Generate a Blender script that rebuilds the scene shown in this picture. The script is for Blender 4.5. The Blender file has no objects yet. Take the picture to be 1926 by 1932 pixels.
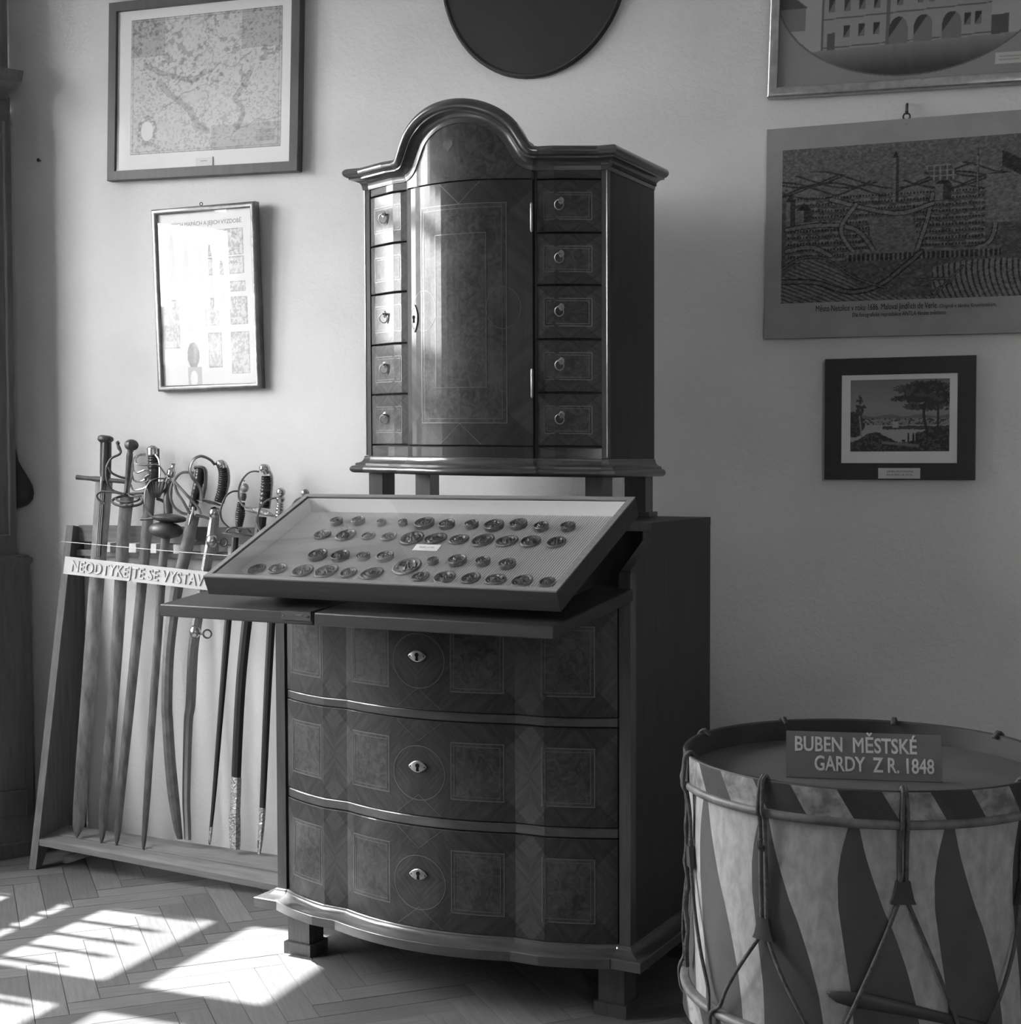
import bpy, math, random
import numpy as np
from math import sin, cos, pi, radians, sqrt, atan2
from mathutils import Vector, Matrix
random.seed(4)
SC = bpy.context.scene
COL = SC.collection

# ------------------------------------------------------------------ camera
FPX, CX, CY, CAMH = 2750.0, 963.0, 966.0, 1.25
_y, _p, _r = radians(21.8), radians(1.98), radians(.22)
fw = Vector((-sin(_y) * cos(_p), cos(_y) * cos(_p), -sin(_p)))
_r0 = Vector((cos(_y), sin(_y), 0)); _u0 = _r0.cross(fw)
rt = _r0 * cos(_r) - _u0 * sin(_r)
up = _u0 * cos(_r) + _r0 * sin(_r)
EYE = Vector((0, 0, CAMH))
cam = bpy.data.cameras.new('camera'); camo = bpy.data.objects.new('camera', cam); COL.objects.link(camo)
cam.sensor_fit = 'VERTICAL'; cam.sensor_height = 56.0; cam.lens = FPX / 1932 * 56.0
camo.matrix_world = Matrix(((rt.x, up.x, -fw.x, EYE.x), (rt.y, up.y, -fw.y, EYE.y), (rt.z, up.z, -fw.z, EYE.z), (0, 0, 0, 1)))
cam.clip_start = .05
SC.camera = camo

# ------------------------------------------------------------------ light, exposure
SC.view_settings.view_transform = 'Standard'; SC.view_settings.look = 'None'
SC.view_settings.gamma = 1.0; SC.view_settings.use_curve_mapping = False
SC.view_settings.exposure = 0.0
SUN_TAN = 1.2
WORLD = 54.0
SUN = 43.0
w = bpy.data.worlds.new('sky'); SC.world = w; w.use_nodes = True
bg = w.node_tree.nodes['Background']; bg.inputs[0].default_value = (1, 1, 1, 1); bg.inputs[1].default_value = WORLD
sl = bpy.data.lights.new('sun', 'SUN'); sl.energy = SUN; sl.angle = radians(.6)
so = bpy.data.objects.new('sun', sl); COL.objects.link(so)
so.rotation_euler = Vector((1, 0, -SUN_TAN)).to_track_quat('-Z', 'Y').to_euler(); so.location = (-8, 3, 8)
def portal(c, wd, hg, normal):
    l = bpy.data.lights.new('window_light', 'AREA'); l.shape = 'RECTANGLE'; l.size = wd; l.size_y = hg
    l.cycles.is_portal = True
    o = bpy.data.objects.new('window_light', l); COL.objects.link(o)
    n = Vector(normal); X = Vector((n.y, -n.x, 0)); Z = -n; Y = Z.cross(X)
    o.matrix_world = Matrix(((X.x, Y.x, Z.x, c[0]), (X.y, Y.y, Z.y, c[1]), (X.z, Y.z, Z.z, c[2]), (0, 0, 0, 1)))
SC.cycles.use_denoising = True
SC.cycles.max_bounces = 8; SC.cycles.diffuse_bounces = 5; SC.cycles.glossy_bounces = 4; SC.cycles.transparent_max_bounces = 12
SC.cycles.sample_clamp_indirect = 6.0
SC.cycles.caustics_reflective = False; SC.cycles.caustics_refractive = False

# ------------------------------------------------------------------ pixel <-> real planes
def ray(x, y): return fw + rt * ((x - CX) / FPX) - up * ((y - CY) / FPX)
def onp(x, y, p0, n):
    d = ray(x, y); return EYE + d * ((Vector(p0) - EYE).dot(n) / d.dot(n))
def at_y(x, y, Y): return onp(x, y, (0, Y, 0), Vector((0, 1, 0)))
def at_z(x, y, Z): return onp(x, y, (0, 0, Z), Vector((0, 0, 1)))
def proj(p):
    v = Vector(p) - EYE; k = v.dot(fw)
    return CX + FPX * v.dot(rt) / k, CY - FPX * v.dot(up) / k

# ------------------------------------------------------------------ materials
MATS = {}
class NT:
    def __init__(s, nt): s.nt = nt
    def n(s, t, **k):
        nd = s.nt.nodes.new(t)
        for a, b in k.items(): setattr(nd, a, b)
        return nd
    def l(s, a, b): s.nt.links.new(a, b)
    def math(s, op, a, b=None, clamp=False):
        nd = s.n('ShaderNodeMath', operation=op, use_clamp=clamp)
        for i, v in enumerate((a, b)):
            if v is None: continue
            if isinstance(v, (int, float)): nd.inputs[i].default_value = v
            else: s.l(v, nd.inputs[i])
        return nd.outputs[0]
    def mixv(s, f, a, b):
        nd = s.n('ShaderNodeMix', data_type='FLOAT')
        for i, v in ((0, f), (2, a), (3, b)):
            if isinstance(v, (int, float)): nd.inputs[i].default_value = v
            else: s.l(v, nd.inputs[i])
        return nd.outputs[0]
    def noise(s, vec, scale, detail=4, rough=.55, dist=0):
        nd = s.n('ShaderNodeTexNoise'); nd.inputs['Scale'].default_value = scale
        nd.inputs['Detail'].default_value = detail; nd.inputs['Roughness'].default_value = rough
        nd.inputs['Distortion'].default_value = dist
        if vec is not None: s.l(vec, nd.inputs['Vector'])
        return nd.outputs[0]
    def scaled(s, vec, sc, rot=(0, 0, 0)):
        nd = s.n('ShaderNodeMapping'); nd.inputs['Scale'].default_value = sc; nd.inputs['Rotation'].default_value = rot
        s.l(vec, nd.inputs['Vector']); return nd.outputs[0]

def new_mat(name):
    m = bpy.data.materials.new(name); m.use_nodes = True; MATS[name] = m
    t = NT(m.node_tree); b = m.node_tree.nodes['Principled BSDF']
    return m, t, b
def grey(t, b, v):
    c = t.n('ShaderNodeCombineColor')
    for i in range(3): t.l(v, c.inputs[i])
    t.l(c.outputs[0], b.inputs['Base Color'])
def bump(t, b, h, st, dist=.01):
    n = t.n('ShaderNodeBump'); n.inputs['Strength'].default_value = st; n.inputs['Distance'].default_value = dist
    t.l(h, n.inputs['Height']); t.l(n.outputs[0], b.inputs['Normal'])

def mat(name, v0, v1=None, rough=.6, spec=.5, metal=0.0, scale=8, stretch=(1, 1, 1), coat=0.0, bmp=0.0, bscale=None, rand=0.0, contrast=1.0, rot=(0, 0, 0)):
    """plain or noisy grey material; stretch turns the noise into grain"""
    if name in MATS: return MATS[name]
    m, t, b = new_mat(name)
    b.inputs['Roughness'].default_value = rough; b.inputs['Metallic'].default_value = metal
    b.inputs['Specular IOR Level'].default_value = spec; b.inputs['Coat Weight'].default_value = coat
    b.inputs['Coat Roughness'].default_value = .12
    if v1 is None: v1 = v0
    tc = t.n('ShaderNodeTexCoord'); vec = t.scaled(tc.outputs['Object'], stretch, rot)
    n = t.noise(vec, scale, 5, .6, .3)
    f = t.math('ADD', t.math('MULTIPLY', t.math('SUBTRACT', n, .5), 2.2 * contrast), .5, True)
    v = t.mixv(f, v0, v1)
    if rand:
        oi = t.n('ShaderNodeObjectInfo')
        v = t.math('MULTIPLY', v, t.math('ADD', t.math('MULTIPLY', t.math('SUBTRACT', oi.outputs['Random'], .5), rand * 2), 1.0))
    grey(t, b, v)
    if bmp:
        h = n if bscale is None else t.noise(tc.outputs['Object'], bscale, 6, .6)
        bump(t, b, h, bmp)
    return m

def veneer_mat(name, v0, v1, burl=False):
    """cross-banded or burl veneer, from the UV (|du|,|dv|) each panel carries"""
    m, t, b = new_mat(name)
    b.inputs['Specular IOR Level'].default_value = .15
    b.inputs['Coat Weight'].default_value = .32; b.inputs['Coat Roughness'].default_value = .09
    tc = t.n('ShaderNodeTexCoord')
    if burl:
        n = t.noise(tc.outputs['Object'], 38, 8, .72, 1.4)
        n2 = t.noise(tc.outputs['Object'], 9, 3, .5)
        f = t.math('ADD', t.math('MULTIPLY', t.math('SUBTRACT', n, .5), 3.2), t.math('ADD', t.math('MULTIPLY', t.math('SUBTRACT', n2, .5), 1.5), .5), True)
        h = n
    else:
        sp = t.n('ShaderNodeSeparateXYZ'); t.l(tc.outputs['UV'], sp.inputs[0])
        U, V = sp.outputs[0], sp.outputs[1]
        cb = t.n('ShaderNodeCombineXYZ')
        t.l(t.math('MULTIPLY', t.math('ADD', U, V), 3.2), cb.inputs[0]); t.l(t.math('MULTIPLY', t.math('SUBTRACT', U, V), .45), cb.inputs[1])
        n = t.noise(cb.outputs[0], 2.2, 5, .65, .4)
        g = t.math('GREATER_THAN', U, V)
        f = t.math('ADD', t.math('MULTIPLY', t.math('SUBTRACT', n, .5), 2.0), t.math('ADD', t.math('MULTIPLY', g, .5), .2), True)
        h = n
    grey(t, b, t.mixv(f, v0, v1)); bump(t, b, h, .03, .004)
    sm = t.noise(tc.outputs['Object'], 5, 3)
    t.l(t.math('ADD', t.math('MULTIPLY', sm, .2), .4), b.inputs['Roughness'])
    return m

def glass_mat(name='clear_glass', tint=.97):
    if name in MATS: return MATS[name]
    m = bpy.data.materials.new(name); m.use_nodes = True; MATS[name] = m
    t = NT(m.node_tree); nt = m.node_tree; nt.nodes.remove(nt.nodes['Principled BSDF'])
    tr = t.n('ShaderNodeBsdfTransparent'); tr.inputs[0].default_value = (tint, tint, tint, 1)
    gl = t.n('ShaderNodeBsdfGlossy'); gl.inputs['Roughness'].default_value = .01
    fr = t.n('ShaderNodeFresnel'); ge = t.n('ShaderNodeNewGeometry')
    t.l(t.mixv(ge.outputs['Backfacing'], 1.5, 1 / 1.5), fr.inputs[0])   # a thin pane: no total reflection on the way out
    mx = t.n('ShaderNodeMixShader'); t.l(fr.outputs[0], mx.inputs[0]); t.l(tr.outputs[0], mx.inputs[1]); t.l(gl.outputs[0], mx.inputs[2])
    t.l(mx.outputs[0], nt.nodes['Material Output'].inputs[0])
    return m
def print_mat(name, rough=.7):
    if name in MATS: return MATS[name]
    m, t, b = new_mat(name); b.inputs['Roughness'].default_value = rough; b.inputs['Specular IOR Level'].default_value = .2
    a = t.n('ShaderNodeAttribute', attribute_name='ink'); t.l(a.outputs[0], b.inputs['Base Color'])
    return m

GLASS = glass_mat()
PLASTER = mat('wall_plaster', .60, .67, .95, .1, scale=2.5, bmp=.3, bscale=70)
PLASTER2 = mat("room_plaster", .78, .82, .95, .1, scale=2)
CEIL = mat("ceiling_plaster", .72, .78, .95, .1)
PLANK = mat('parquet_oak', .085, .15, .42, .4, scale=9, stretch=(1, 14, 6), rand=.22, bmp=.05)
FLOORB = mat('parquet_bed', .08, .12, .5, .4, scale=9)
WALNUT = mat('dark_walnut', .028, .06, .34, .5, scale=7, stretch=(14, 14, 1.2), coat=.5, bmp=.03)
WALNUTH = mat('walnut_moulding', .03, .07, .3, .5, scale=7, stretch=(1.5, 10, 14), coat=.7)
SIDEW = mat('stained_side_wood', .022, .04, .5, .4, scale=5, stretch=(10, 10, 1))
LIDW = mat('worn_desk_wood', .022, .038, .55, .35, scale=6, stretch=(1.2, 14, 14), bmp=.06)
INLAY = mat('pale_inlay', .07, .095, .35, .5, coat=.5)
BAND = veneer_mat('crossband_veneer', .022, .06)
BURL = veneer_mat('burl_veneer', .022, .068, True)
BRASS = mat('dull_brass', .20, .32, .38, .5, .85, scale=20)
DARKIRON = mat('dark_iron', .05, .09, .5, .5, .6, scale=20)
BLACK = mat('black_hole', .006, .008, .9, .1)
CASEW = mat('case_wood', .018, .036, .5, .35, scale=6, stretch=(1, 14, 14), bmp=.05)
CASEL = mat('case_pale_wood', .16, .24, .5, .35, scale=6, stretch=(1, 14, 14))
LINING = mat('white_lining', .92, .94, .9, .1)
RIBBED = mat('ribbed_white_card', .93, .95, .9, .1)
WAXD = mat('dark_wax', .06, .13, .28, .5, scale=60, bmp=.25, rand=.2)
WAXL = mat('pale_wax', .13, .20, .35, .5, scale=60, bmp=.25, rand=.2)
STEEL = mat('worn_steel', .22, .40, .36, .5, .8, scale=14, stretch=(3, 3, .6), contrast=1.2)
STEELD = mat('dark_steel', .07, .17, .45, .5, .6, scale=18, stretch=(3, 3, .7), contrast=1.3)
STEELB = mat('bright_steel', .5, .62, .22, .5, 1.0, scale=12)
RUST = mat('browned_steel', .06, .14, .5, .5, .5, scale=22)
SILVER = mat('silvered_brass', .42, .6, .25, .5, 1.0, scale=30, bmp=.1)
GRIP = mat('dark_grip', .018, .035, .35, .5, scale=30)
BLADE = mat('dark_blade', .05, .12, .5, .5, .5, scale=22, stretch=(3, 3, .7), contrast=1.4)
SCAB = mat('black_leather', .012, .024, .4, .5, scale=18)
ORNATE = mat('embossed_brass', .2, .5, .3, .5, .9, scale=140, bmp=.9, contrast=1.4)
RACKW = mat('rack_wood', .09, .17, .6, .3, scale=5, stretch=(14, 14, 1.3), bmp=.05)
RACKB = mat('rack_board_wood', .12, .21, .6, .3, scale=5, stretch=(1.2, 14, 14), bmp=.05)
RACKD = mat('rack_dark_wood', .06, .11, .6, .3, scale=5, stretch=(14, 14, 1.3))
PAINTW = mat('white_paint', .40, .46, .6, .3)
PAINTG = mat('cream_letter', .42, .48, .6, .3)
OAKF = mat('dark_oak_cabinet', .046, .085, .32, .5, scale=6, stretch=(12, 12, 1.2), bmp=.04, coat=.4)
LEATH = mat('dark_leather', .014, .022, .55, .3)
MAPF = mat('map_frame_wood', .05, .075, .5, .4, scale=8, stretch=(6, 6, 1))
GILT = mat('gilt_frame', .32, .56, .32, .5, .75, scale=30, bmp=.15)
GILTD = mat('silver_gilt', .14, .24, .35, .5, .7, scale=30, bmp=.15)
BLKF = mat('black_frame', .018, .03, .4, .4, scale=10, stretch=(2, 8, 8))
CARD = mat('label_card', .5, .56, .8, .1)
BOARD = mat('grey_mount_board', .25, .31, .8, .1, scale=12)
PAPERW = mat('white_paper', .74, .78, .85, .1)
MATG = mat('grey_mount', .58, .64, .85, .1)
OVAL = mat('dark_oval_board', .014, .022, .5, .4, scale=3)
INK = mat('black_ink', .01, .012, .8, .1)
INKG = mat('grey_ink', .30, .32, .8, .1)
DRUML = mat('drum_cream_paint', .25, .40, .55, .3, scale=60, stretch=(1, 1, .5), contrast=1.1, bmp=.08)
DRUMD = mat('drum_dark_paint', .055, .075, .45, .4, scale=22)
HOOPL = mat('hoop_cream_paint', .12, .32, .6, .3, scale=34, contrast=1.6)
HOOPD = mat('hoop_dark_paint', .026, .045, .5, .35, scale=30)
HOOPI = mat('hoop_wood', .03, .06, .55, .3, scale=10)
SKIN = mat('drum_skin', .075, .11, .6, .3, scale=6)
ROPE = mat('hemp_rope', .06, .13, .85, .1, scale=90, bmp=.5)
TUG = mat('leather_tug', .022, .04, .5, .4)
SIGNG = mat('grey_sign', .13, .15, .5, .3)
SIGNL = mat('sign_letter', .52, .58, .6, .2)
WINW = mat('window_white_paint', .6, .65, .5, .3)

# ------------------------------------------------------------------ mesh helpers
class MB:
    def __init__(s): s.v, s.f, s.m, s.uv = [], [], [], {}
    def add(s, vs, fs, mi=0, uv=None):
        o = len(s.v); s.v += [tuple(p) for p in vs]
        for k, f in enumerate(fs):
            s.f.append(tuple(i + o for i in f)); s.m.append(mi if isinstance(mi, int) else mi[k])
            if uv: s.uv[len(s.f) - 1] = [uv[i] for i in f]
    def box(s, x0, x1, y0, y1, z0, z1, mi=0, M=None):
        vs = [Vector((x, y, z)) for z in (z0, z1) for y in (y0, y1) for x in (x0, x1)]
        if M: vs = [M @ p for p in vs]
        s.add(vs, [(0, 2, 3, 1), (4, 5, 7, 6), (0, 1, 5, 4), (1, 3, 7, 5), (3, 2, 6, 7), (2, 0, 4, 6)], mi)
    def hexa(s, P, mi=0):
        """8 corners: 4 of one face (ring), 4 of the other"""
        s.add(P, [(3, 2, 1, 0), (4, 5, 6, 7), (0, 1, 5, 4), (1, 2, 6, 5), (2, 3, 7, 6), (3, 0, 4, 7)], mi)
    def prism(s, poly, axis, a0, a1, mi=0):
        """polygon in the two other axes, extruded along axis 0/1/2"""
        n = len(poly); vs = []
        for a in (a0, a1):
            for p in poly:
                q = list(p); q.insert(axis, a); vs.append(q)
        fs = [tuple(range(n))[::-1], tuple(range(n, 2 * n))] + [(i, (i + 1) % n, n + (i + 1) % n, n + i) for i in range(n)]
        s.add(vs, fs, mi)
    def tube(s, pts, r, n=8, mi=0, flat=None, closed=False):
        pts = [Vector(p) for p in pts]; N = len(pts)
        rr = r if isinstance(r, (list, tuple)) else [r] * N
        ref = None; vs = []
        for i, p in enumerate(pts):
            a = pts[(i - 1) % N] if (i > 0 or closed) else p; b = pts[(i + 1) % N] if (i < N - 1 or closed) else p
            t = (b - a).normalized()
            if ref is None:
                ref = t.orthogonal().normalized()
                if flat is not None: ref = (Vector(flat[0]) - t * t.dot(Vector(flat[0]))).normalized()
            ref = (ref - t * t.dot(ref)).normalized(); q = t.cross(ref)
            k = flat[1] if flat else 1.0
            for j in range(n):
                an = 2 * pi * j / n
                vs.append(p + ref * (cos(an) * rr[i] * k) + q * (sin(an) * rr[i]))
        fs = []
        for i in range(N if closed else N - 1):
            for j in range(n):
                a, b = i * n + j, i * n + (j + 1) % n; c = ((i + 1) % N) * n
                fs.append((a, b, c + (j + 1) % n, c + j))
        if not closed: fs += [tuple(range(n))[::-1], tuple((N - 1) * n + j for j in range(n))]
        s.add(vs, fs, mi)
    def lathe(s, prof, p0=(0, 0, 0), ax=(0, 0, 1), n=20, mi=0, xdir=None, squash=1.0):
        """prof: (distance along ax, radius)"""
        ax = Vector(ax).normalized(); p0 = Vector(p0)
        x = ax.orthogonal().normalized() if xdir is None else (Vector(xdir) - ax * ax.dot(Vector(xdir))).normalized()
        y = ax.cross(x); vs = []
        for h, r in prof:
            for j in range(n):
                a = 2 * pi * j / n; vs.append(p0 + ax * h + x * (cos(a) * r) + y * (sin(a) * r * squash))
        fs = [(i * n + j, i * n + (j + 1) % n, (i + 1) * n + (j + 1) % n, (i + 1) * n + j) for i in range(len(prof) - 1) for j in range(n)]
        fs += [tuple(range(n))[::-1], tuple((len(prof) - 1) * n + j for j in range(n))]
        s.add(vs, fs, mi)
    def sweep(s, pts, outs, ups, prof, mi=0, cap=True, closed=False):
        """profile of (out, up) pairs carried along pts"""
        n = len(prof); vs = [Vector(p) + Vector(o) * a + Vector(u) * b for p, o, u in zip(pts, outs, ups) for a, b in prof]
        N = len(pts); fs = []
        for i in range(N if closed else N - 1):
            for j in range(n - 1):
                k = ((i + 1) % N) * n; fs.append((i * n + j, k + j, k + j + 1, i * n + j + 1))
        if cap and not closed: fs += [tuple(range(n)), tuple((N - 1) * n + j for j in range(n))[::-1]]
        s.add(vs, fs, mi)
    def build(s, name, mats, parent=None, sharp=32):
        me = bpy.data.meshes.new(name); me.from_pydata(s.v, [], s.f)
        for m in (mats if isinstance(mats, (list, tuple)) else [mats]): me.materials.append(m)
        me.polygons.foreach_set('material_index', s.m)
        if s.uv:
            ul = me.uv_layers.new(name='UVMap')
            for i, p in enumerate(me.polygons):
                if i in s.uv:
                    for li, q in zip(p.loop_indices, s.uv[i]): ul.data[li].uv = q
        me.validate(); me.update()
        import bmesh
        bm = bmesh.new(); bm.from_mesh(me); bmesh.ops.recalc_face_normals(bm, faces=bm.faces); bm.to_mesh(me); bm.free()
        me.shade_smooth()
        me.set_sharp_from_angle(angle=radians(sharp))
        o = bpy.data.objects.new(name, me); COL.objects.link(o)
        if parent: o.parent = parent
        return o
def empty(name, label, cat, loc=(0, 0, 0), rot=None, group=None, M=None):
    o = bpy.data.objects.new(name, None); COL.objects.link(o); o.empty_display_size = .1
    if M is not None: o.matrix_world = M
    else:
        o.location = loc
        if rot: o.rotation_euler = rot
    return tag(o, label, cat, group)
def tag(o, label, cat, group=None):
    o['label'] = label; o['category'] = cat
    if group: o['group'] = group
    return o
def struct(o): o['kind'] = 'structure'; return o
def frame_mtx(o, x, y, z): return Matrix(((x.x, y.x, z.x, o.x), (x.y, y.y, z.y, o.y), (x.z, y.z, z.z, o.z), (0, 0, 0, 1)))

def text_obj(name, body, h, mat_, parent, M, ext=.001, sx=1.0, align='LEFT', bold=0.0, spacing=1.0, fit=None):
    c = bpy.data.curves.new(name, 'FONT'); c.body = body; c.size = h / .70; c.extrude = ext; c.align_x = align
    c.bevel_depth = bold; c.bevel_resolution = 0; c.space_character = spacing; c.resolution_u = 3
    o = bpy.data.objects.new(name + '_curve', c); COL.objects.link(o)
    me = bpy.data.meshes.new_from_object(o.evaluated_get(bpy.context.evaluated_depsgraph_get()))
    bpy.data.objects.remove(o); bpy.data.curves.remove(c)
    me.name = name; me.materials.clear(); me.materials.append(mat_)
    if fit:
        xs_ = [v.co.x for v in me.vertices]; sx = fit / (max(xs_) - min(xs_)); M = M @ Matrix.Translation((-min(xs_) * sx, 0, 0))
    me.transform(M @ Matrix.Diagonal((sx, 1, 1, 1)))
    q = bpy.data.objects.new(name, me); COL.objects.link(q)
    if parent: q.parent = parent
    return q
def smooth_path(P, k=5):
    """Catmull-Rom through the points"""
    P = [Vector(p) for p in P]; out = []
    for i in range(len(P) - 1):
        a, b, c, d = P[max(i - 1, 0)], P[i], P[i + 1], P[min(i + 2, len(P) - 1)]
        for j in range(k):
            t = j / k
            out.append(.5 * ((2 * b) + (c - a) * t + (2 * a - 5 * b + 4 * c - d) * t * t + (3 * b - a - 3 * c + d) * t ** 3))
    out.append(P[-1]); return out
def smooth2(P, k=5): return [tuple(p) for p in smooth_path([(a[0], a[1], a[2] if len(a) > 2 else 0) for a in P], k)]

# numpy noise for printed sheets
def vnoise(x, y, seed=0):
    r = np.random.RandomState(seed).rand(64, 64)
    xi = np.floor(x).astype(int); yi = np.floor(y).astype(int); fx = x - xi; fy = y - yi
    fx = fx * fx * (3 - 2 * fx); fy = fy * fy * (3 - 2 * fy)
    g = lambda i, j: r[j % 64, i % 64]
    return (g(xi, yi) * (1 - fx) + g(xi + 1, yi) * fx) * (1 - fy) + (g(xi, yi + 1) * (1 - fx) + g(xi + 1, yi + 1) * fx) * fy
def fbm(x, y, sc, oct=4, seed=0):
    v = 0; a = .5; t = 0
    for k in range(oct):
        v = v + a * vnoise(x * sc, y * sc, seed + k); t += a; a *= .55; sc *= 2.03
    return v / t
def print_sheet(name, wd, hg, nx, ny, fn, parent, M):
    """a flat printed sheet: grid in local x,z; ink per vertex (fn of s,t in 0..1, t up)"""
    S, T = np.meshgrid(np.linspace(0, 1, nx), np.linspace(0, 1, ny))
    g = np.clip(fn(S, T), 0, 1) ** 2.2
    co = np.stack([(S - .5) * wd, np.zeros_like(S), (T - .5) * hg], -1).reshape(-1, 3)
    i = np.arange(nx * ny).reshape(ny, nx)
    q = np.stack([i[:-1, :-1], i[:-1, 1:], i[1:, 1:], i[1:, :-1]], -1).reshape(-1, 4)
    me = bpy.data.meshes.new(name); me.vertices.add(len(co)); me.vertices.foreach_set('co', co.ravel())
    me.loops.add(q.size); me.loops.foreach_set('vertex_index', q.ravel().astype(np.int32))
    me.polygons.add(len(q)); me.polygons.foreach_set('loop_start', np.arange(0, q.size, 4, dtype=np.int32))
    me.update(calc_edges=True)
    a = me.color_attributes.new('ink', 'FLOAT_COLOR', 'POINT')
    c = np.ones((nx * ny, 4), np.float32); c[:, :3] = g.reshape(-1, 1); a.data.foreach_set('color', c.ravel())
    me.materials.append(print_mat('printed_paper')); me.transform(M)
    o = bpy.data.objects.new(name, me); COL.objects.link(o); o.parent = parent
    return o

# ------------------------------------------------------------------ the room
XL, XR, YB, YF, ZC = -4.0, 3.4, 3.85, -3.2, 3.5
b = MB(); b.box(XL - .1, XR + .1, YF - .1, YB + .1, -.08, -.004)
floor = struct(b.build('floor', FLOORB))
b = MB(); b.box(XL - .1, XR + .1, YB, YB + .1, -.08, ZC); struct(b.build('wall_back', PLASTER))
b = MB(); b.box(XR, XR + .1, YF, YB, -.08, ZC); struct(b.build('wall_right', PLASTER2))
b = MB(); b.box(XL - .1, XR + .1, YF - .1, YB + .1, ZC, ZC + .1); struct(b.build('ceiling', CEIL))
# left wall (two windows) and the wall behind the viewer (one)
XW = -4.04
def wz(x): return (x - XW) * SUN_TAN
Z0, Z1 = .88, wz(-1.70) + .04
def holed_wall(name, a0, a1, holes, t0, t1, axis):
    b = MB(); ys = [a0]
    for a, c in sorted(holes): ys += [a, c]
    ys.append(a1)
    def bx(p, q, z0, z1):
        if axis == 'y': b.box(t0, t1, p, q, z0, z1)
        else: b.box(p, q, t0, t1, z0, z1)
    for i in range(0, len(ys), 2): bx(ys[i], ys[i + 1], -.08, ZC)
    for a, c in holes: bx(a, c, -.08, Z0); bx(a, c, Z1, ZC)
    struct(b.build(name, PLASTER2))
WL = [(1.16, 3.46)]
WF = [(1.95, 2.43)]
holed_wall('wall_left', YF, YB, WL, XL - .1, XL, 'y')
holed_wall('wall_front', XL - .1, XR + .1, WF, YF - .1, YF, 'x')
for wi, (a, c) in enumerate(WL + WF):
    front = wi == 1
    f = MB(); g = MB(); h = .025
    def put(mb, p, q, z0, z1, d0=-h, d1=h):
        if front: mb.box(p, q, YF - .04 + d0, YF - .04 + d1, z0, z1)
        else: mb.box(XW + d0, XW + d1, p, q, z0, z1)
    two = c - a > 1.3
    put(f, a, a + .10, Z0, Z1); put(f, c - .108, c, Z0, Z1)
    if two: put(f, 2.70, 2.868, Z0, Z1); put(f, 2.0, 2.20, Z0, Z1)
    sash = [(1.26, 2.0), (2.20, 2.70), (2.868, 3.352)] if two else [(a + .10, c - .108)]
    bars = []
    for p, q in sash:
        put(f, p, q, Z0, Z0 + .05); put(f, p, q, wz(-1.745) if p > 2 else wz(-2.0), Z1)
        put(f, p, q, wz(-2.19), wz(-2.12)); put(f, p, q, wz(-2.65), wz(-2.588)); put(f, p, q, wz(-2.87), wz(-2.74))
        put(g, p, q, Z0 + .03, Z1 - .03, -.0005, .0005)
        for yk in (.045, .145, .245, .355):                     # wrought plates of the grille
            put(f, p + yk + .035, p + yk + .09, wz(-2.75), wz(-2.69), -h, -h + .01)
        bars += [(p, yk) for yk in (.045, .145, .245, .355, .470)]
    fr = struct(f.build('window_%d' % (wi + 1), WINW)); g.build('pane', GLASS, fr)
    for p, yk in bars:
        r = MB(); y = p + yk
        top = wz(-2.25) - (.06 if yk < .1 else 0) + (.05 if yk > .4 else 0)
        def gp(z): return (y, YF - .09, z) if front else (XW - .04, y, z)
        r.tube([gp(Z0), gp(top - .05), gp(top)], [.0125, .0125, .004], 6); r.build('grille_bar', DARKIRON, fr)
    m = (a + c) / 2
    if front: portal((m, YF - .07, (Z0 + Z1) / 2), c - a, Z1 - Z0, (0, 1, 0))
    else: portal((XW - .03, m, (Z0 + Z1) / 2), c - a, Z1 - Z0, (1, 0, 0))

# the lane, and an unseen wall added to cut sky glare on the glass
b = MB(); b.box(-12.5, -12.0, -14, 18, -1.0, 2.4); struct(b.build('wall_glare_block', mat('glare_block_render', .20, .25, .9, .1)))
b = MB(); b.box(-12.0, XL - .12, -14, 18, -1.1, -1.0); struct(b.build('floor_lane', mat('lane_paving', .3, .36, .9, .1)))

# herringbone parquet, each block an object of its own
PL_, PW = .375, .075
pm = []
for s in (0, 1):
    b = MB(); e = .0007; t = .006; L2, W2 = PL_ / 2 - .00025, PW / 2 - .00025
    b.hexa([(-L2, -W2, -t), (L2, -W2, -t), (L2, W2, -t), (-L2, W2, -t), (-L2 + e, -W2 + e, 0), (L2 - e, -W2 + e, 0), (L2 - e, W2 - e, 0), (-L2 + e, W2 - e, 0)])
    o = b.build('plank', PLANK, floor); pm.append(o.data); bpy.data.objects.remove(o)
cnt = 0
R45 = Matrix.Rotation(radians(43), 4, 'Z'); org = Vector((-2.65, 3.42, 0))
cand = []
for k in range(-60, 60):
    for m in range(-20, 20):
        bx0, by0 = k * PW + m * PL_, k * PW - m * PL_
        for s in (0, 1):
            cx, cy = (bx0 + PL_ / 2, by0 + PW / 2) if s == 0 else (bx0 + PW / 2, by0 + PW + PL_ / 2)
            p = R45 @ Vector((cx, cy, 0)) + org
            if not (-3.95 < p.x < 1.2 and 1.7 < p.y < 3.90): continue
            px, py = proj(p)
            if -260 < px < 1500 and py < 2100: cand.append(((p - Vector((-2, 3.2, 0))).length, p, s))
cand.sort(key=lambda c: c[0])
for d, p, s in cand[:295]:
    o = bpy.data.objects.new('plank', pm[s]); COL.objects.link(o); o.parent = floor
    o.location = (p.x, p.y, random.uniform(-.0006, .0002)); o.rotation_euler = (0, 0, radians(43) + (pi / 2 if s else 0) + random.choice((0, pi)))
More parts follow.
